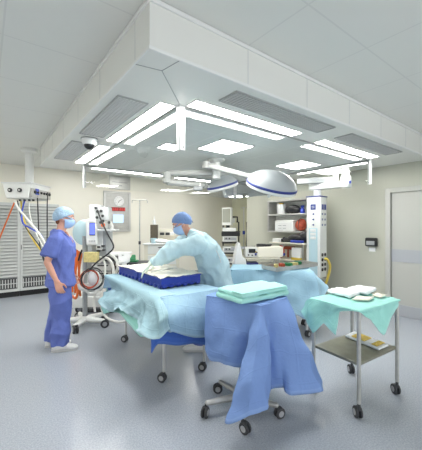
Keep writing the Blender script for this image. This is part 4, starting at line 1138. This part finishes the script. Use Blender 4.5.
cols = [
 (vv((-.045, 2.64)), [P(205.5, 322, 2.62), P(206, 335, 2.61), P(207, 343, 2.6)]),
 (xy(213.5, 297.5), [P(212.5, 325, 2.50), P(211, 345, 2.53), P(209, 360, 2.5)]),
 (xy(228, 300.5), [P(226, 328, 2.42), P(223, 348, 2.40), P(221, 363, 2.42)]),
 (xy(243, 303), [P(240, 328, 2.36), P(237, 350, 2.35), P(234, 366.5, 2.36)]),
 (xy(252, 305), [P(250, 335, 2.33), P(252, 355, 2.33), P(254, 372, 2.33)]),
 (xy(257.5, 306.3), [P(249.5, 340, 2.22), P(238, 382, 2.12), P(226.8, 423, 2.06)]),
 (xy(260.5, 306.8), [P(257.5, 340, 2.15), P(252, 380, 2.04), P(248, 417, 1.98)]),
 (xy(263.5, 306.5), [P(267, 340, 2.19), P(268, 375, 2.12), P(268, 409.5, 2.06)]),
 (xy(267, 305.5), [P(267.5, 335, 2.34), P(268.5, 362, 2.34), P(269, 389, 2.33)]),
 (xy(272, 303.5), [P(276, 330, 2.34), P(279, 358, 2.33), P(285, 386.5, 2.31)]),
 (xy(279, 301), [P(288, 328, 2.36), P(291, 358, 2.32), P(291, 395, 2.24)]),
 (xy(285, 299), [P(296, 325, 2.40), P(307, 353, 2.36), P(322, 391, 2.31)]),
 (vv((.67, 2.60)), [P(297, 322, 2.58), P(307, 352, 2.56), P(317, 378, 2.55)]),
 (vv((.55, 2.72)), [P(275, 322, 2.74), P(276, 340, 2.75), P(277, 355, 2.76)]),
 (vv((.40, 2.85)), [P(254, 322, 2.88), P(254, 340, 2.9), P(254, 352, 2.9)]),
 (vv((.25, 2.95)), [P(237, 318, 2.98), P(236, 330, 3.0), P(236, 340, 3.0)]),
 (vv((.10, 2.82)), [P(221, 318, 2.84), P(220, 332, 2.86), P(219, 344, 2.86)]),
]
o = cloth('blue_drape', ring_rows(cols, zq, .5), 'drape', None, cyc=True, cap=True, n=7, wr=.006, wscale=5.5, seed=5, crumple=.06, cscale=4.5)
center_origin(o); tag(o, 'large blue drape with a pointed front flap over the wheeled stand', 'drape')
# folded teal pack on top
PZ = MZ + .016
pk = thing('folded_pack', 'folded teal cloth pack lying on the blue draped stand', 'cloth pack', Z(250, 297, PZ))
def zz_(px, py, z): return Z(px, py, z)
c4 = [zz_(215, 296.5, PZ), zz_(241.5, 305.5, PZ), zz_(290, 295, PZ), zz_(262, 287.5, PZ)]
def packpt(u, v, z): 
    p = (c4[0] * (1 - u) + c4[1] * u) * (1 - v) + (c4[3] * (1 - u) + c4[2] * u) * v   # u: left->near, v: to the far side
    return Vector((p.x, p.y, z))
def slab(u0, u1, v0, v1, za, zb, rnd=.01):
    m = M(); pts = [packpt(u0, v0, za), packpt(u1, v0, za), packpt(u1, v1, za), packpt(u0, v1, za)]
    m.prism(pts, (0, 0, zb - za)); return m
def softpack(name, m, mt_, par, lev=3, amp=.011, sc=9, rad=.018):
    o = part(name, m, mt_, par, world=True)
    bm = bmesh.new(); bm.from_mesh(o.data)
    bmesh.ops.bevel(bm, geom=bm.edges[:], offset=min(.018, rad), segments=3, affect='EDGES', profile=.5)
    bmesh.ops.subdivide_edges(bm, edges=[e for e in bm.edges if e.calc_length() > .06], cuts=7, use_grid_fill=True)
    bm.normal_update()
    for v in bm.verts: v.co += v.normal * amp * noise.noise(v.co * sc)
    bm.to_mesh(o.data); bm.free()
    for p in o.data.polygons: p.use_smooth = True
    return o
softpack('fold_lower', slab(.0, 1, .0, 1, PZ, PZ + .045), 'tealdrape', pk)
softpack('fold_upper', slab(.02, .98, .02, .98, PZ + .04, PZ + .08), 'tealdrape', pk)
m = M().prism([packpt(.62, .02, PZ + .076), packpt(.97, .03, PZ + .074), packpt(.97, .95, PZ + .074), packpt(.5, .98, PZ + .078), packpt(.42, .6, PZ + .079), packpt(.5, .3, PZ + .079)], (0, 0, .011))
softpack('flap', m, 'tealdrape', pk, amp=.004) if False else part('flap', m, 'tealdrape', pk, world=True, bevel=.004)

# ------------------------------------------------------------------ steel trolley at the right
N_, R_, B_, L_ = Vector((2.316, 1.15, 0)), Vector((2.915, 1.109, 0)), Vector((2.96, 1.54, 0)), Vector((2.36, 1.58, 0))
tcn = (N_ + R_ + B_ + L_) / 4
tr_ = thing('steel_trolley', 'two-tier steel trolley on castors standing nearest the door', 'trolley', tcn)
HZ = .845
for q in (N_, R_, B_, L_):
    part('leg', M().cyl(q + Vector((0, 0, .12)), q + Vector((0, 0, HZ)), .0155, seg=14), 'steel', tr_, world=True)
    castor(tr_, q.x - tcn.x, q.y - tcn.y, .044, .9, .13)
def inset(z, k): return [tcn + (q - tcn) * k + Vector((0, 0, z)) for q in (N_, R_, B_, L_)]
part('shelf', M().prism(inset(.405, .985), (0, 0, .022)), 'shelfsteel', tr_, world=True, bevel=.004)
part('top_shelf', M().prism(inset(HZ - .022, .97), (0, 0, .022)), 'steel', tr_, world=True, bevel=.004)
m = M()
for i in range(4):
    a, b = inset(.3, 1)[i], inset(.3, 1)[(i + 1) % 4]
part('under_bar', M().cyl((2.93, 1.5, .36), (3.40, 1.43, .14), .012), 'steel', tr_, world=True) if False else None
HQ = HZ + .006
def te(a, b, k):
    p = a.lerp(b, k); c = tcn; d = (p - c); p = c + d * (1 + .03 / d.length); return (p.x, p.y)
cols = [
 (te(B_, L_, .0), [P(350, 291.5, 3.02), P(350, 293.5, 3.03)]),
 (te(B_, L_, .4), [P(336, 296, 2.96), P(335, 300, 2.97)]),
 (te(B_, L_, .75), [P(317, 302, 2.86), P(310, 309, 2.87)]),
 (te(L_, N_, -.01), [P(305, 303, 2.78), P(300.5, 311, 2.80)]),
 (te(L_, N_, .18), [P(311, 314, 2.64), P(313, 333, 2.62)]),
 (te(L_, N_, .38), [P(323, 315, 2.58), P(324, 323, 2.57)]),
 (te(L_, N_, .55), [P(333, 315, 2.50), P(335.5, 335, 2.44)]),
 (te(L_, N_, .68), [P(339, 309, 2.45), P(339.5, 312, 2.45)]),
 (te(L_, N_, .85), [P(348, 309, 2.38), P(348, 311, 2.38)]),
 (te(L_, N_, 1), [P(357.5, 310, 2.30), P(357.5, 311.5, 2.295)]),
 (te(N_, R_, .2), [P(364, 314, 2.35), P(368, 318.5, 2.35)]),
 (te(N_, R_, .45), [P(373, 315, 2.42), P(376, 327, 2.39)]),
 (te(N_, R_, .62), [P(382, 315, 2.48), P(383.5, 335, 2.44)]),
 (te(N_, R_, .82), [P(391, 308, 2.56), P(392, 316, 2.55)]),
 (te(N_, R_, 1), [P(398, 300, 2.62), P(399, 304, 2.62)]),
 (te(R_, B_, .35), [P(385, 297, 2.77), P(386, 301, 2.78)]),
 (te(R_, B_, .7), [P(367, 294, 2.91), P(368, 300, 2.92)]),
]
o = cloth('teal_drape', ring_rows(cols, HQ, .5), 'tealdrape', None, cyc=True, cap=True, n=7, wr=.004, wscale=8, seed=7, crumple=.03, cscale=7, tens=.35)
center_origin(o); tag(o, 'teal drape with pointed hanging corners over the steel trolley', 'drape')
def pack(pts, z, h, label, mt_='packs', name='wrapped_pack', band=None):
    c = [Z(px, py, z) for px, py in pts]
    t = thing(name, label, 'packet', sum(c, Vector()) / 4, 0, 'white packets on the teal drape')
    o = softpack('wrapper', M().prism(c, (0, 0, h)), mt_, t, amp=min(.009, h * .3), sc=22, rad=h * .4)
    if band:
        a = [c[0].lerp(c[1], .3), c[0].lerp(c[1], .75), c[3].lerp(c[2], .75), c[3].lerp(c[2], .3)]
        part('printed_panel', M().prism([q + Vector((0, 0, h + .001)) for q in a], (0, 0, .004)), band, t, world=True)
    return t
pz = HQ + .012
pack([(327, 293), (350, 298.5), (360, 295), (337, 290)], pz, .035, 'large white wrapped packet at the left of the teal draped trolley', band=None)
pack([(346, 291), (367, 295.5), (377, 291), (357, 288)], pz + .004, .035, 'white wrapped packet at the back of the teal draped trolley')
pack([(352, 300.2), (369, 301.0), (374, 298.0), (357, 296.8)], pz, .012, 'small flat cream packet at the front of the teal draped trolley', mt_='cream')
pack([(372, 296), (381, 298), (387, 295.5), (377, 293.8)], pz, .012, 'smallest flat cream packet nearest the door on the teal draped trolley', mt_='cream')
sz = .430
c = [Z(345, 337, sz), Z(379, 351, sz), Z(389, 346.5, sz), Z(354, 333, sz)]
t = thing('yellow_packet', 'white and yellow printed packet on the lower shelf of the steel trolley', 'packet', sum(c, Vector()) / 4)
softpack('wrapper', M().prism(c, (0, 0, .02)), 'packs', t, amp=.005, sc=20, rad=.008)
for a, b in ((.12, .62), (.74, .94)):
    q = [c[0].lerp(c[1], a), c[0].lerp(c[1], b), c[3].lerp(c[2], b), c[3].lerp(c[2], a)]; m_ = sum(q, Vector()) / 4
    part('printed_panel', M().prism([m_ + (x - m_) * .8 + Vector((0, 0, .0245)) for x in q], (0, 0, .003)), 'ochre', t, world=True)

# ------------------------------------------------------------------ back instrument table with pale drape
bc = V(.86, 4.35, 0); BR = YAW - .2
bt = thing('back_table', 'second instrument table under a pale blue drape, beyond the blue draped stand', 'table', bc, BR)
BZ = .88; bw, bd = 1.1, .6
part('top', M().box((0, 0, BZ - .015), (bw, bd, .03)), 'steel', bt, bevel=.004)
for sx in (-1, 1):
    for sy in (-1, 1):
        x, y = sx * (bw / 2 - .06), sy * (bd / 2 - .06)
        part('leg', M().cyl((x, y, .1), (x, y, BZ - .031), .016), 'steelb', bt); castor(bt, x, y, .044, .9, .12)
Rb = rotz(BR)
def tl_(x, y, z): return bc + Rb @ Vector((x, y, z))
zt_ = BZ + .006; hw, hd = bw / 2 + .015, bd / 2 + .015
def col(x, y, *pts): p = tl_(x, y, 0); return ((p.x, p.y), [tl_(*q) for q in pts])
cols = [
 col(-hw, -hd, (-hw - .05, -hd - .05, .62), (-hw - .09, -hd - .08, .42)),
 col(-.3, -hd, (-.3, -hd - .03, .6), (-.32, -hd - .05, .46)),
 col(-.15, -hd, (-.15, -hd - .09, .6), (-.16, -hd - .13, .42)),
 col(.0, -hd, (.02, -hd - .03, .6), (.02, -hd - .05, .40)),
 col(.2, -hd, (.2, -hd - .07, .6), (.22, -hd - .11, .40)),
 col(.4, -hd, (.42, -hd - .04, .58), (.42, -hd - .06, .30)),
 col(hw, -hd, (hw + .06, -hd - .07, .62), (hw + .03, -hd - .12, .30)),
 col(hw, -.15, (hw + .1, -.15, .66), (hw + .10, -.2, .42)),
 col(hw, .05, (hw + .14, .05, .74), (hw + .24, .05, .62)),
 col(hw, hd, (hw + .06, hd + .05, .7), (hw + .14, hd + .08, .6)),
 col(.2, hd, (.2, hd + .03, .7), (.2, hd + .05, .5)),
 col(-.2, hd, (-.2, hd + .03, .7), (-.2, hd + .05, .5)),
 col(-hw, hd, (-hw - .05, hd + .05, .7), (-hw - .08, hd + .08, .5)),
 col(-hw, 0, (-hw - .05, 0, .7), (-hw - .1, 0, .5))]
o = cloth('pale_drape', ring_rows(cols, zt_, .5), 'backdrape', None, cyc=True, cap=True, n=6, wr=.012, wscale=6, seed=9, crumple=.09, cscale=4)
center_origin(o); tag(o, 'sky blue drape hanging in folds over the back instrument table', 'drape')
it0 = [Z(261.5, 268.5, BZ + .02), Z(276, 272, BZ + .02), Z(318, 266, BZ + .02), Z(301, 263.2, BZ + .02)]
ce = sum(it0, Vector()) / 4
it = thing('steel_tray', 'shallow steel tray of instruments on the sky blue back table', 'tray', Vector((ce.x, ce.y, BZ + .018)))
sh = lambda k, z: [Vector((ce.x + (q.x - ce.x) * k, ce.y + (q.y - ce.y) * k, z)) for q in it0]
zb_ = BZ + .018
part('bottom', M().prism(sh(.98, zb_), (0, 0, .006)), 'steel', it, world=True)
m = M(); a, b = sh(1, zb_ + .005), sh(.97, zb_ + .005)
for i in range(4): m.prism([a[i], a[(i + 1) % 4], b[(i + 1) % 4], b[i]], (0, 0, .05))
part('wall', m, 'steel', it, world=True)
rr = random.Random(3)
def intray(u, v, z): p = (sh(.9, 0)[0] * (1 - u) + sh(.9, 0)[1] * u) * (1 - v) + (sh(.9, 0)[3] * (1 - u) + sh(.9, 0)[2] * u) * v; return Vector((p.x, p.y, z))
labs = ['beige gauze roll at the near end of the steel tray', 'green wrapped item in the middle of the steel tray', 'rust red wrapped item between the gauze and the green item', 'beige wrapped item beyond the green item in the steel tray', 'green wrapped item at the far end of the steel tray']
for i, (mt_, v) in enumerate((('amber', .18), ('green', .48), ('rust', .33), ('amber', .63), ('green', .78))):
    a = intray(.35 + .1 * (i % 2), v, zb_ + .04); solo('wrapped_item', M().box(a, (.11, .06, .05), rotz(rr.uniform(0, 3))), mt_, labs[i], 'surgical item', bevel=.012)
for i in range(6):
    a, b = intray(.15, .12 + .14 * i, zb_ + .016), intray(.85, .2 + .13 * i, zb_ + .016)
    solo('metal_instrument', M().cyl(a, b, .007, seg=8), 'steelb', 'thin steel instrument lying crosswise in the steel tray', 'instrument', 'thin instruments in the steel tray')
# ------------------------------------------------------------------ people
def hand(m, w, d, n, th, s=1.0, curl=.5, r=.009):
    """palm and five separate bent fingers: wrist w, direction d, palm normal n (inwards), thumb side th"""
    w, d, n, th = Vector(w), Vector(d).normalized(), Vector(n).normalized(), Vector(th).normalized()
    for k in range(4):
        o = th * (.03 - .02 * k) * s
        m.chain([(w + o * .6, .016 * s), (w + d * .085 * s + o, .012 * s)], 10)
    Ls = (.072, .082, .076, .058)
    for k in range(4):
        base = w + d * .088 * s + th * (.031 - .0205 * k) * s; L_ = Ls[k] * s
        a1 = curl * (.5 + .1 * k); a2 = a1 + curl * .8; a3 = a2 + curl * .6
        p1 = base + (d * math.cos(a1) + n * math.sin(a1)) * L_ * .45 + th * (.004 - .003 * k) * s
        p2 = p1 + (d * math.cos(a2) + n * math.sin(a2)) * L_ * .32
        p3 = p2 + (d * math.cos(a3) + n * math.sin(a3)) * L_ * .23
        m.chain([(base, r * s), (p1, r * .95 * s), (p2, r * .88 * s), (p3, r * .8 * s)], 10)
    b = w + d * .03 * s + th * .03 * s
    p1 = b + (d * .6 + th * .7 + n * .25).normalized() * .04 * s; p2 = p1 + (d * .9 + th * .25 + n * .3).normalized() * .032 * s
    p3 = p2 + (d * 1 + n * .3).normalized() * .022 * s
    m.chain([(b, .013 * s), (p1, .011 * s), (p2, .0095 * s), (p3, .0085 * s)], 10)
def head(m, c, f, up):
    """skull, jaw, nose, brow and ears; f forward, up"""
    c = Vector(c); f = Vector(f).normalized(); l = Vector(up).cross(f).normalized(); u = f.cross(l).normalized()
    R = Matrix((f, l, u)).transposed()
    m.ball(c + u * .02, (.098, .077, .1), 24, R)
    m.ball(c + f * .02 - u * .055, (.066, .058, .066), 20, R)
    m.ball(c + f * .052 - u * .095, (.028, .03, .024), 14, R)
    m.chain([(c + f * .092 + u * .012, .009), (c + f * .112 - u * .022, .014)], 12)
    for s in (-1, 1):
        m.ball(c + l * s * .076 - u * .01 - f * .01, (.02, .01, .032), 12, R)
        m.ball(c + f * .082 + l * s * .032 + u * .03, (.014, .022, .009), 12, R)
    m.ball(c + f * .084 - u * .062, (.012, .024, .008), 12, R)
    return R
def face(par, c, R):
    c = Vector(c); f, l, u = R.col[0], R.col[1], R.col[2]
    for s in (-1, 1):
        e = part('eye', M().ball(c + f * .082 + l * s * .032 + u * .012, .0135, 14), 'eyew', par, world=True)
        part('iris', M().ball(c + f * .0925 + l * s * .032 + u * .012, (.005, .006, .006), 10, R), 'eye', e, world=True)
        part('brow', M().chain([(c + f * .088 + l * s * .05 + u * .036, .004), (c + f * .096 + l * s * .018 + u * .038, .005)], 8), 'hair', par, world=True)
def surgical_mask(par, c, R):
    c = Vector(c); f, l, u = R.col[0], R.col[1], R.col[2]; rows = []
    for j, (z, rr_, ff) in enumerate(((-.008, .078, .026), (-.03, .077, .038), (-.055, .072, .042), (-.08, .062, .036), (-.106, .045, .022), (-.118, .03, .006))):
        rows.append([c + u * z + f * (math.cos(a) * (rr_ + ff) + .004) + l * math.sin(a) * (rr_ + .004) for a in [(-1.5 + 3.0 * i / 8) for i in range(9)]])
    o = cloth('face_mask', rows, 'mask', par, n=4, wr=.0015, wscale=40, fade=False, thick=.004)
    t = M()
    for s in (-1, 1):
        t.tube([c + l * s * .083 + f * .012 - u * .02, c + l * s * .09 - f * .02 + u * .0, c + l * s * .07 - f * .075 + u * .02], .003, 6)
    part('mask_strap', t, 'mask', o, world=True)
def cap(par, c, R, mt_, puff=1.0):
    c = Vector(c); f, l, u = R.col[0], R.col[1], R.col[2]
    Rt = Matrix.Rotation(.38, 3, l) @ R
    m = M()
    m.ball(c + u * .042 - f * .012, (.112 * puff, .096 * puff, .098 * puff), 28, Rt)
    m.ball(c + u * .03 - f * .055, (.08 * puff, .082 * puff, .085 * puff), 24, Rt)
    cut = c + u * .036 + f * .06
    nrm = (u * .93 + f * .37).normalized()
    bmesh.ops.bisect_plane(m.bm, geom=m.bm.verts[:] + m.bm.edges[:] + m.bm.faces[:], plane_co=c + u * .022 + f * .02, plane_no=(u * .86 - f * .46).normalized(), clear_inner=True)
    bmesh.ops.holes_fill(m.bm, edges=[e for e in m.bm.edges if e.is_boundary])
    o = part('surgical_cap', m, mt_, par, world=True)
    remesh(o, .006, 3, wr=.006, wscale=24)
    b = M().ring(c + u * .034 + f * .006, .097, .006, Matrix((f, l, u)).transposed() @ Matrix.Rotation(.42, 3, 'Y'), sx=1.03, sy=.88)
    part('cap_band', b, mt_, o, world=True)
    k = M().ball(c - f * .118 + u * .03, (.016, .02, .012), 12, R)
    for s in (-1, 1): k.chain([(c - f * .118 + u * .03, .006), (c - f * .135 + l * s * .02 - u * (.02 + .01 * s), .004)], 8)
    part('cap_tie', k, mt_, o, world=True)
    return o

# ---- standing nurse
nr_ = thing('person', 'person in blue scrubs, pale cap and mask standing with arms down', 'person', V((60 - CX) / F * 3.67, 3.67, 0), YAW + .36)
m = M()
HCN = Vector((.055, 0, 1.592)); hf = Vector((1, -.06, -.06))
R = head(m, HCN, hf, (0, 0, 1))
m.loft([((.0, 0, 1.36), (0, .08, 0), (.07, 0, 0)), ((.005, 0, 1.42), (0, .06, 0), (.06, 0, 0)), ((.02, 0, 1.48), (0, .051, 0), (.054, 0, 0)), ((.03, 0, 1.55), (0, .052, 0), (.056, 0, 0))])
m.loft([((0, 0, .78), (0, .15, 0), (.1, 0, 0)), ((-.01, 0, .9), (0, .165, 0), (.105, 0, 0)), ((0, 0, 1.05), (0, .13, 0), (.09, 0, 0)), ((.015, 0, 1.22), (0, .15, 0), (.11, 0, 0)), ((0, 0, 1.34), (0, .16, 0), (.09, 0, 0)), ((-.005, 0, 1.42), (0, .09, 0), (.06, 0, 0))])
arms = ((-1, (-.02, -.175, 1.375), (-.105, -.235, 1.08), (-.005, -.245, .855), (.3, -.02, -1)), (1, (-.01, .175, 1.375), (-.02, .235, 1.09), (.10, .2, .88), (.55, -.1, -1)))
for s, sh_, el, wr_, hd_ in arms:
    m.chain([(sh_, .052), ((Vector(sh_) + Vector(el)) / 2, .046), (el, .037), (Vector(el).lerp(Vector(wr_), .35), .036), (wr_, .025)], 14)
    hand(m, wr_, hd_, (.25, -s, -.1), (1, -s * .2, .25), 1.0, .55)
legs_ = ((-1, (.0, -.085, .86), (.03, -.095, .47), (.01, -.1, .09)), (1, (-.01, .085, .86), (-.03, .09, .47), (-.085, .09, .09)))
for s, hp, kn, an in legs_:
    m.chain([(hp, .09), (kn, .056), (Vector(kn).lerp(Vector(an), .35), .054), (an, .035)], 14)
    m.chain([(an, .035), (Vector(an) + Vector((.07, 0, -.045)), .034), (Vector(an) + Vector((.14, 0, -.06)), .025)], 12)
body = part('body', m, 'skin', nr_); remesh(body, .007, 3)
def loc_part(fn, *a): return fn(*a)
Wn = wm(nr_); c_w = Wn @ HCN; Rw = (Wn.to_3x3() @ R)
face(nr_, c_w, Rw); surgical_mask(nr_, c_w, Rw); cap(nr_, c_w, Rw, 'cap', 1.06)
hb = M().ball(HCN + Vector((-.075, 0, -.03)), (.03, .06, .045), 16)
part('hair', hb, 'hair', nr_)
# scrub top
m = M()
m.loft([((.02, 0, .775), (0, .2, 0), (.165, 0, 0)), ((.015, 0, .86), (0, .195, 0), (.16, 0, 0)), ((.015, 0, 1.0), (0, .18, 0), (.145, 0, 0)), ((.02, 0, 1.14), (0, .18, 0), (.14, 0, 0)), ((.02, 0, 1.26), (0, .185, 0), (.14, 0, 0)), ((.0, 0, 1.36), (0, .18, 0), (.115, 0, 0)), ((-.015, 0, 1.415), (0, .115, 0), (.082, 0, 0)), ((-.015, 0, 1.44), (0, .085, 0), (.07, 0, 0))], 28)
for s, sh_, el, wr_, hd_ in arms:
    sh_, el = Vector(sh_), Vector(el); e2_ = sh_.lerp(el, .78)
    ax = (el - sh_).normalized(); a_ = ax.cross(Vector((0, 1, 0))).normalized(); b_ = ax.cross(a_)
    m.loft([(sh_ + Vector((0, -s * .03, .035)), a_ * .06, b_ * .06), (sh_.lerp(el, .1), a_ * .082, b_ * .074), (sh_.lerp(el, .45), a_ * .088, b_ * .074), (e2_, a_ * .095, b_ * .076)], 20)
top_ = part('scrub_top', m, 'scrub', nr_); remesh(top_, .009, 4, wr=.009, wscale=9, stretch=(1, 1, .55), crumple=.05, cscale=8)
# V neck: skin-tone yoke shows in the opening, so the collar is a band
m = M().tube([(-.075, 0, 1.455), (-.05, -.075, 1.45), (.03, -.09, 1.42), (.10, -.045, 1.355), (.135, 0, 1.285)], .011).tube([(-.075, 0, 1.455), (-.05, .075, 1.45), (.03, .09, 1.42), (.10, .045, 1.355), (.135, 0, 1.285)], .011)
part('collar', m, 'scrub', top_)
m = M().prism([(.068, -.055, 1.425), (.142, 0, 1.29), (.068, .055, 1.425), (.02, 0, 1.45)], (.012, 0, .004))
part('neckline_skin', m, 'skin', top_, label='bare skin in the open V neck')
part('pocket', M().box((.163, .07, 1.16), (.008, .09, .1), Matrix.Rotation(.35, 3, 'Z')), 'scrub', top_, bevel=.002)
# trousers
m = M()
m.loft([((.0, 0, .93), (0, .17, 0), (.13, 0, 0)), ((-.005, 0, .84), (0, .18, 0), (.14, 0, 0)), ((0, 0, .76), (0, .175, 0), (.13, 0, 0))], 24)
for s, hp, kn, an in legs_:
    hp, kn, an = Vector(hp), Vector(kn), Vector(an)
    m.loft([(hp + Vector((0, 0, .02)), (0, .1, 0), (.125, 0, 0)), (hp.lerp(kn, .5), (0, .092, 0), (.112, 0, 0)), (kn, (0, .085, 0), (.1, 0, 0)), (kn.lerp(an, .6), (0, .084, 0), (.098, 0, 0)), (an + Vector((.005, 0, -.015)), (0, .088, 0), (.104, 0, 0))], 22)
tr2 = part('trousers', m, 'scrub', nr_); remesh(tr2, .009, 4, wr=.01, wscale=9, stretch=(1, 1, .6), crumple=.05, cscale=8)
def shoe(par, an, ang=0):
    an = Vector(an); Rz = rotz(ang); q = lambda x, z: Vector((an.x, an.y, 0)) + Rz @ Vector((x, 0, z))
    m = M().loft([(q(-.085, .05), Rz @ Vector((0, .03, 0)), (0, 0, .035)), (q(-.06, .055), Rz @ Vector((0, .042, 0)), (0, 0, .05)), (q(.0, .058), Rz @ Vector((0, .043, 0)), (0, 0, .05)), (q(.06, .05), Rz @ Vector((0, .046, 0)), (0, 0, .042)), (q(.13, .04), Rz @ Vector((0, .048, 0)), (0, 0, .032)), (q(.18, .033), Rz @ Vector((0, .036, 0)), (0, 0, .024)), (q(.2, .03), Rz @ Vector((0, .015, 0)), (0, 0, .012))], 18)
    s_ = part('shoe', m, 'shoe', par)
    m = M().loft([(q(-.09, 0), Rz @ Vector((0, .03, 0)), Rz @ Vector((.005, 0, 0))), ], 4) if False else M()
    out = [(-.09, .028), (-.05, .044), (.02, .044), (.09, .05), (.15, .047), (.195, .025)]
    pts = [q(x, .002) + Rz @ Vector((0, y, 0)) for x, y in out] + [q(x, .002) - Rz @ Vector((0, y, 0)) for x, y in out[::-1]]
    m.prism(pts, (0, 0, .022)); part('sole', m, 'sole', s_)
shoe(nr_, (.01, -.1, 0), -.05); shoe(nr_, (-.085, .09, 0), .05)

# ---- surgeon bending over the trays
sg = thing('person', 'person in pale blue gown and cap bending over the trays with gloved hands', 'person', V(.06, 3.72, 0), YAW)
def S(px, py, d): return rotz(-YAW) @ (P(px, py, d) - sg.location)
pel = S(216, 283, 3.74); wst = S(214, 268, 3.72); chs = S(205, 250, 3.66); upp = S(198, 241, 3.62); nk = S(190, 233.5, 3.6); hc = S(181.5, 224.5, 3.58)
shL, shR = S(196, 244, 3.44), S(189, 240, 3.78)
elL, elR = S(172, 250.5, 3.30), S(170, 254, 3.74)
wrL, wrR = S(151, 263, 3.30), S(163, 259.5, 3.68)
m = M(); fw = Vector((-1, -.12, -.42))
R = head(m, hc, fw, (-.35, 0, 1))
m.chain([(upp, .07), (nk, .052), (hc + Vector((.02, 0, -.03)), .05)], 16)
ax = lambda a, b: (b - a).normalized()
def ring(c, t, sw, fd):   # ring across a torso axis t, side along depth (y)
    s = Vector((0, 1, 0)); f = Vector(t).cross(s).normalized(); return (c, s * sw, f * fd)
m.loft([ring(pel, (0, 0, 1), .16, .11), ring(wst, (-.1, 0, 1), .14, .1), ring(chs, chs - wst, .16, .11), ring(upp, upp - chs, .15, .09)])
for s, sh_, el, wr_ in ((1, shL, elL, wrL), (-1, shR, elR, wrR)):
    m.chain([(sh_, .055), ((sh_ + el) / 2, .047), (el, .04), (el.lerp(wr_, .4), .037), (wr_, .026)], 14)
lg = ((S(213, 290, 3.62), S(203, 316, 3.60), S(199.5, 341, 3.58)), (S(219, 290, 3.86), S(216, 315, 3.88), S(217, 338, 3.90)))
lg = [[Vector(a) for a in q] for q in lg]
for hp, kn, an in lg:
    an.z = .09
    m.chain([(hp, .09), (kn, .058), (an, .036)], 14); m.chain([(an, .036), (an + Vector((-.08, 0, -.045)), .032), (an + Vector((-.14, 0, -.06)), .025)], 12)
body = part('body', m, 'skin', sg); remesh(body, .007, 3)
Ws = wm(sg); c_w = Ws @ hc; Rw = Ws.to_3x3() @ R
face(sg, c_w, Rw); surgical_mask(sg, c_w, Rw); cap(sg, c_w, Rw, 'cap2', 1.04)
# gloves
for wr_, el, cu, tip in ((wrL, elL, .35, S(142, 273, 3.20)), (wrR, elR, .4, S(156, 263, 3.62))):
    g = M(); dv = (tip - wr_).normalized(); g.chain([(wr_ - dv * .05, .036), (wr_ + dv * .012, .03)], 14)
    hand(g, wr_ + dv * .012, dv, (.35, .1, -1), Vector((0, .9, .1)), 1.08, cu, .0095)
    o = part('glove', g, 'glove', sg); remesh(o, .005, 2)
# gown
m = M()
hem = S(219, 306, 3.78); hem.z = .42
mid_ = S(219, 290, 3.77)
m.loft([ring(hem, (0, 0, 1), .27, .25), ring(mid_, (0, 0, 1), .25, .215), ring(pel + Vector((.01, 0, .0)), (-.05, 0, 1), .225, .2), ring(wst, (-.3, 0, 1), .2, .185), ring(chs + Vector((.01, 0, -.01)), chs - wst, .205, .16), ring(upp, upp - chs, .18, .135), ring(upp.lerp(nk, .7), nk - upp, .1, .095), ring(upp.lerp(nk, 1.15), nk - upp, .075, .072)], 30)
for sh_, el, wr_ in ((shL, elL, wrL), (shR, elR, wrR)):
    m.chain([(sh_.lerp(upp, .3), .125), (sh_, .118), (sh_.lerp(el, .5), .108), (el, .098), (el.lerp(wr_, .5), .074), (el.lerp(wr_, .88), .046)], 18)
gw = part('gown', m, 'gown', sg); remesh(gw, .010, 5, wr=.02, wscale=7, stretch=(1, 1, .8), crumple=.06, cscale=6)
for wr_, el in ((wrL, elL), (wrR, elR)):
    dv = (wr_ - el).normalized(); part('cuff', M().cyl(el.lerp(wr_, .84), el.lerp(wr_, .97), .047, .042, 18), 'gown', gw, bevel=.005)
part('back_tie', M().tube([S(214, 247, 3.5), S(219, 256, 3.5), S(221, 263, 3.49)], .004), 'paper', gw) 
part('neck_band', M().tube([S(195.5, 235, 3.5), S(190.5, 238, 3.49), S(187.5, 239, 3.6), S(190, 235, 3.72), S(195, 231, 3.7), S(197, 232, 3.6), S(195.5, 235, 3.5)], .012), 'gown', gw)
# scrub trousers and clogs below the gown
m = M()
for hp, kn, an in lg:
    m.loft([(hp + Vector((0, 0, -.05)), (0, .1, 0), (.1, 0, 0)), (kn, (0, .082, 0), (.085, 0, 0)), (an + Vector((.01, 0, -.0)), (0, .078, 0), (.09, 0, 0))], 18)
tr3 = part('trousers', m, 'scrub', sg); remesh(tr3, .01, 3, wr=.01, wscale=9)
for hp, kn, an in lg: shoe(sg, (an.x, an.y, 0), PI)

# ------------------------------------------------------------------ light, world, camera
w = bpy.data.worlds.new('world'); scene.world = w; w.use_nodes = True
bg = w.node_tree.nodes['Background']; bg.inputs[0].default_value = (.95, .97, 1, 1); bg.inputs[1].default_value = 1.15
# even world light added as fill, entering by the unbuilt side behind the camera
cam = bpy.data.cameras.new('camera'); co = bpy.data.objects.new('camera', cam); COL.objects.link(co); scene.camera = co
co.location = (0, 0, EYE); co.rotation_euler = (PI / 2, 0, YAW)
cam.sensor_fit = 'HORIZONTAL'; cam.sensor_width = 36; cam.lens = 36 * F / 422
cam.shift_y = 1 / 422; cam.clip_start = .02
vs = scene.view_settings; vs.view_transform = 'Standard'; vs.look = 'None'; vs.gamma = 1; vs.use_curve_mapping = False; vs.exposure = .62
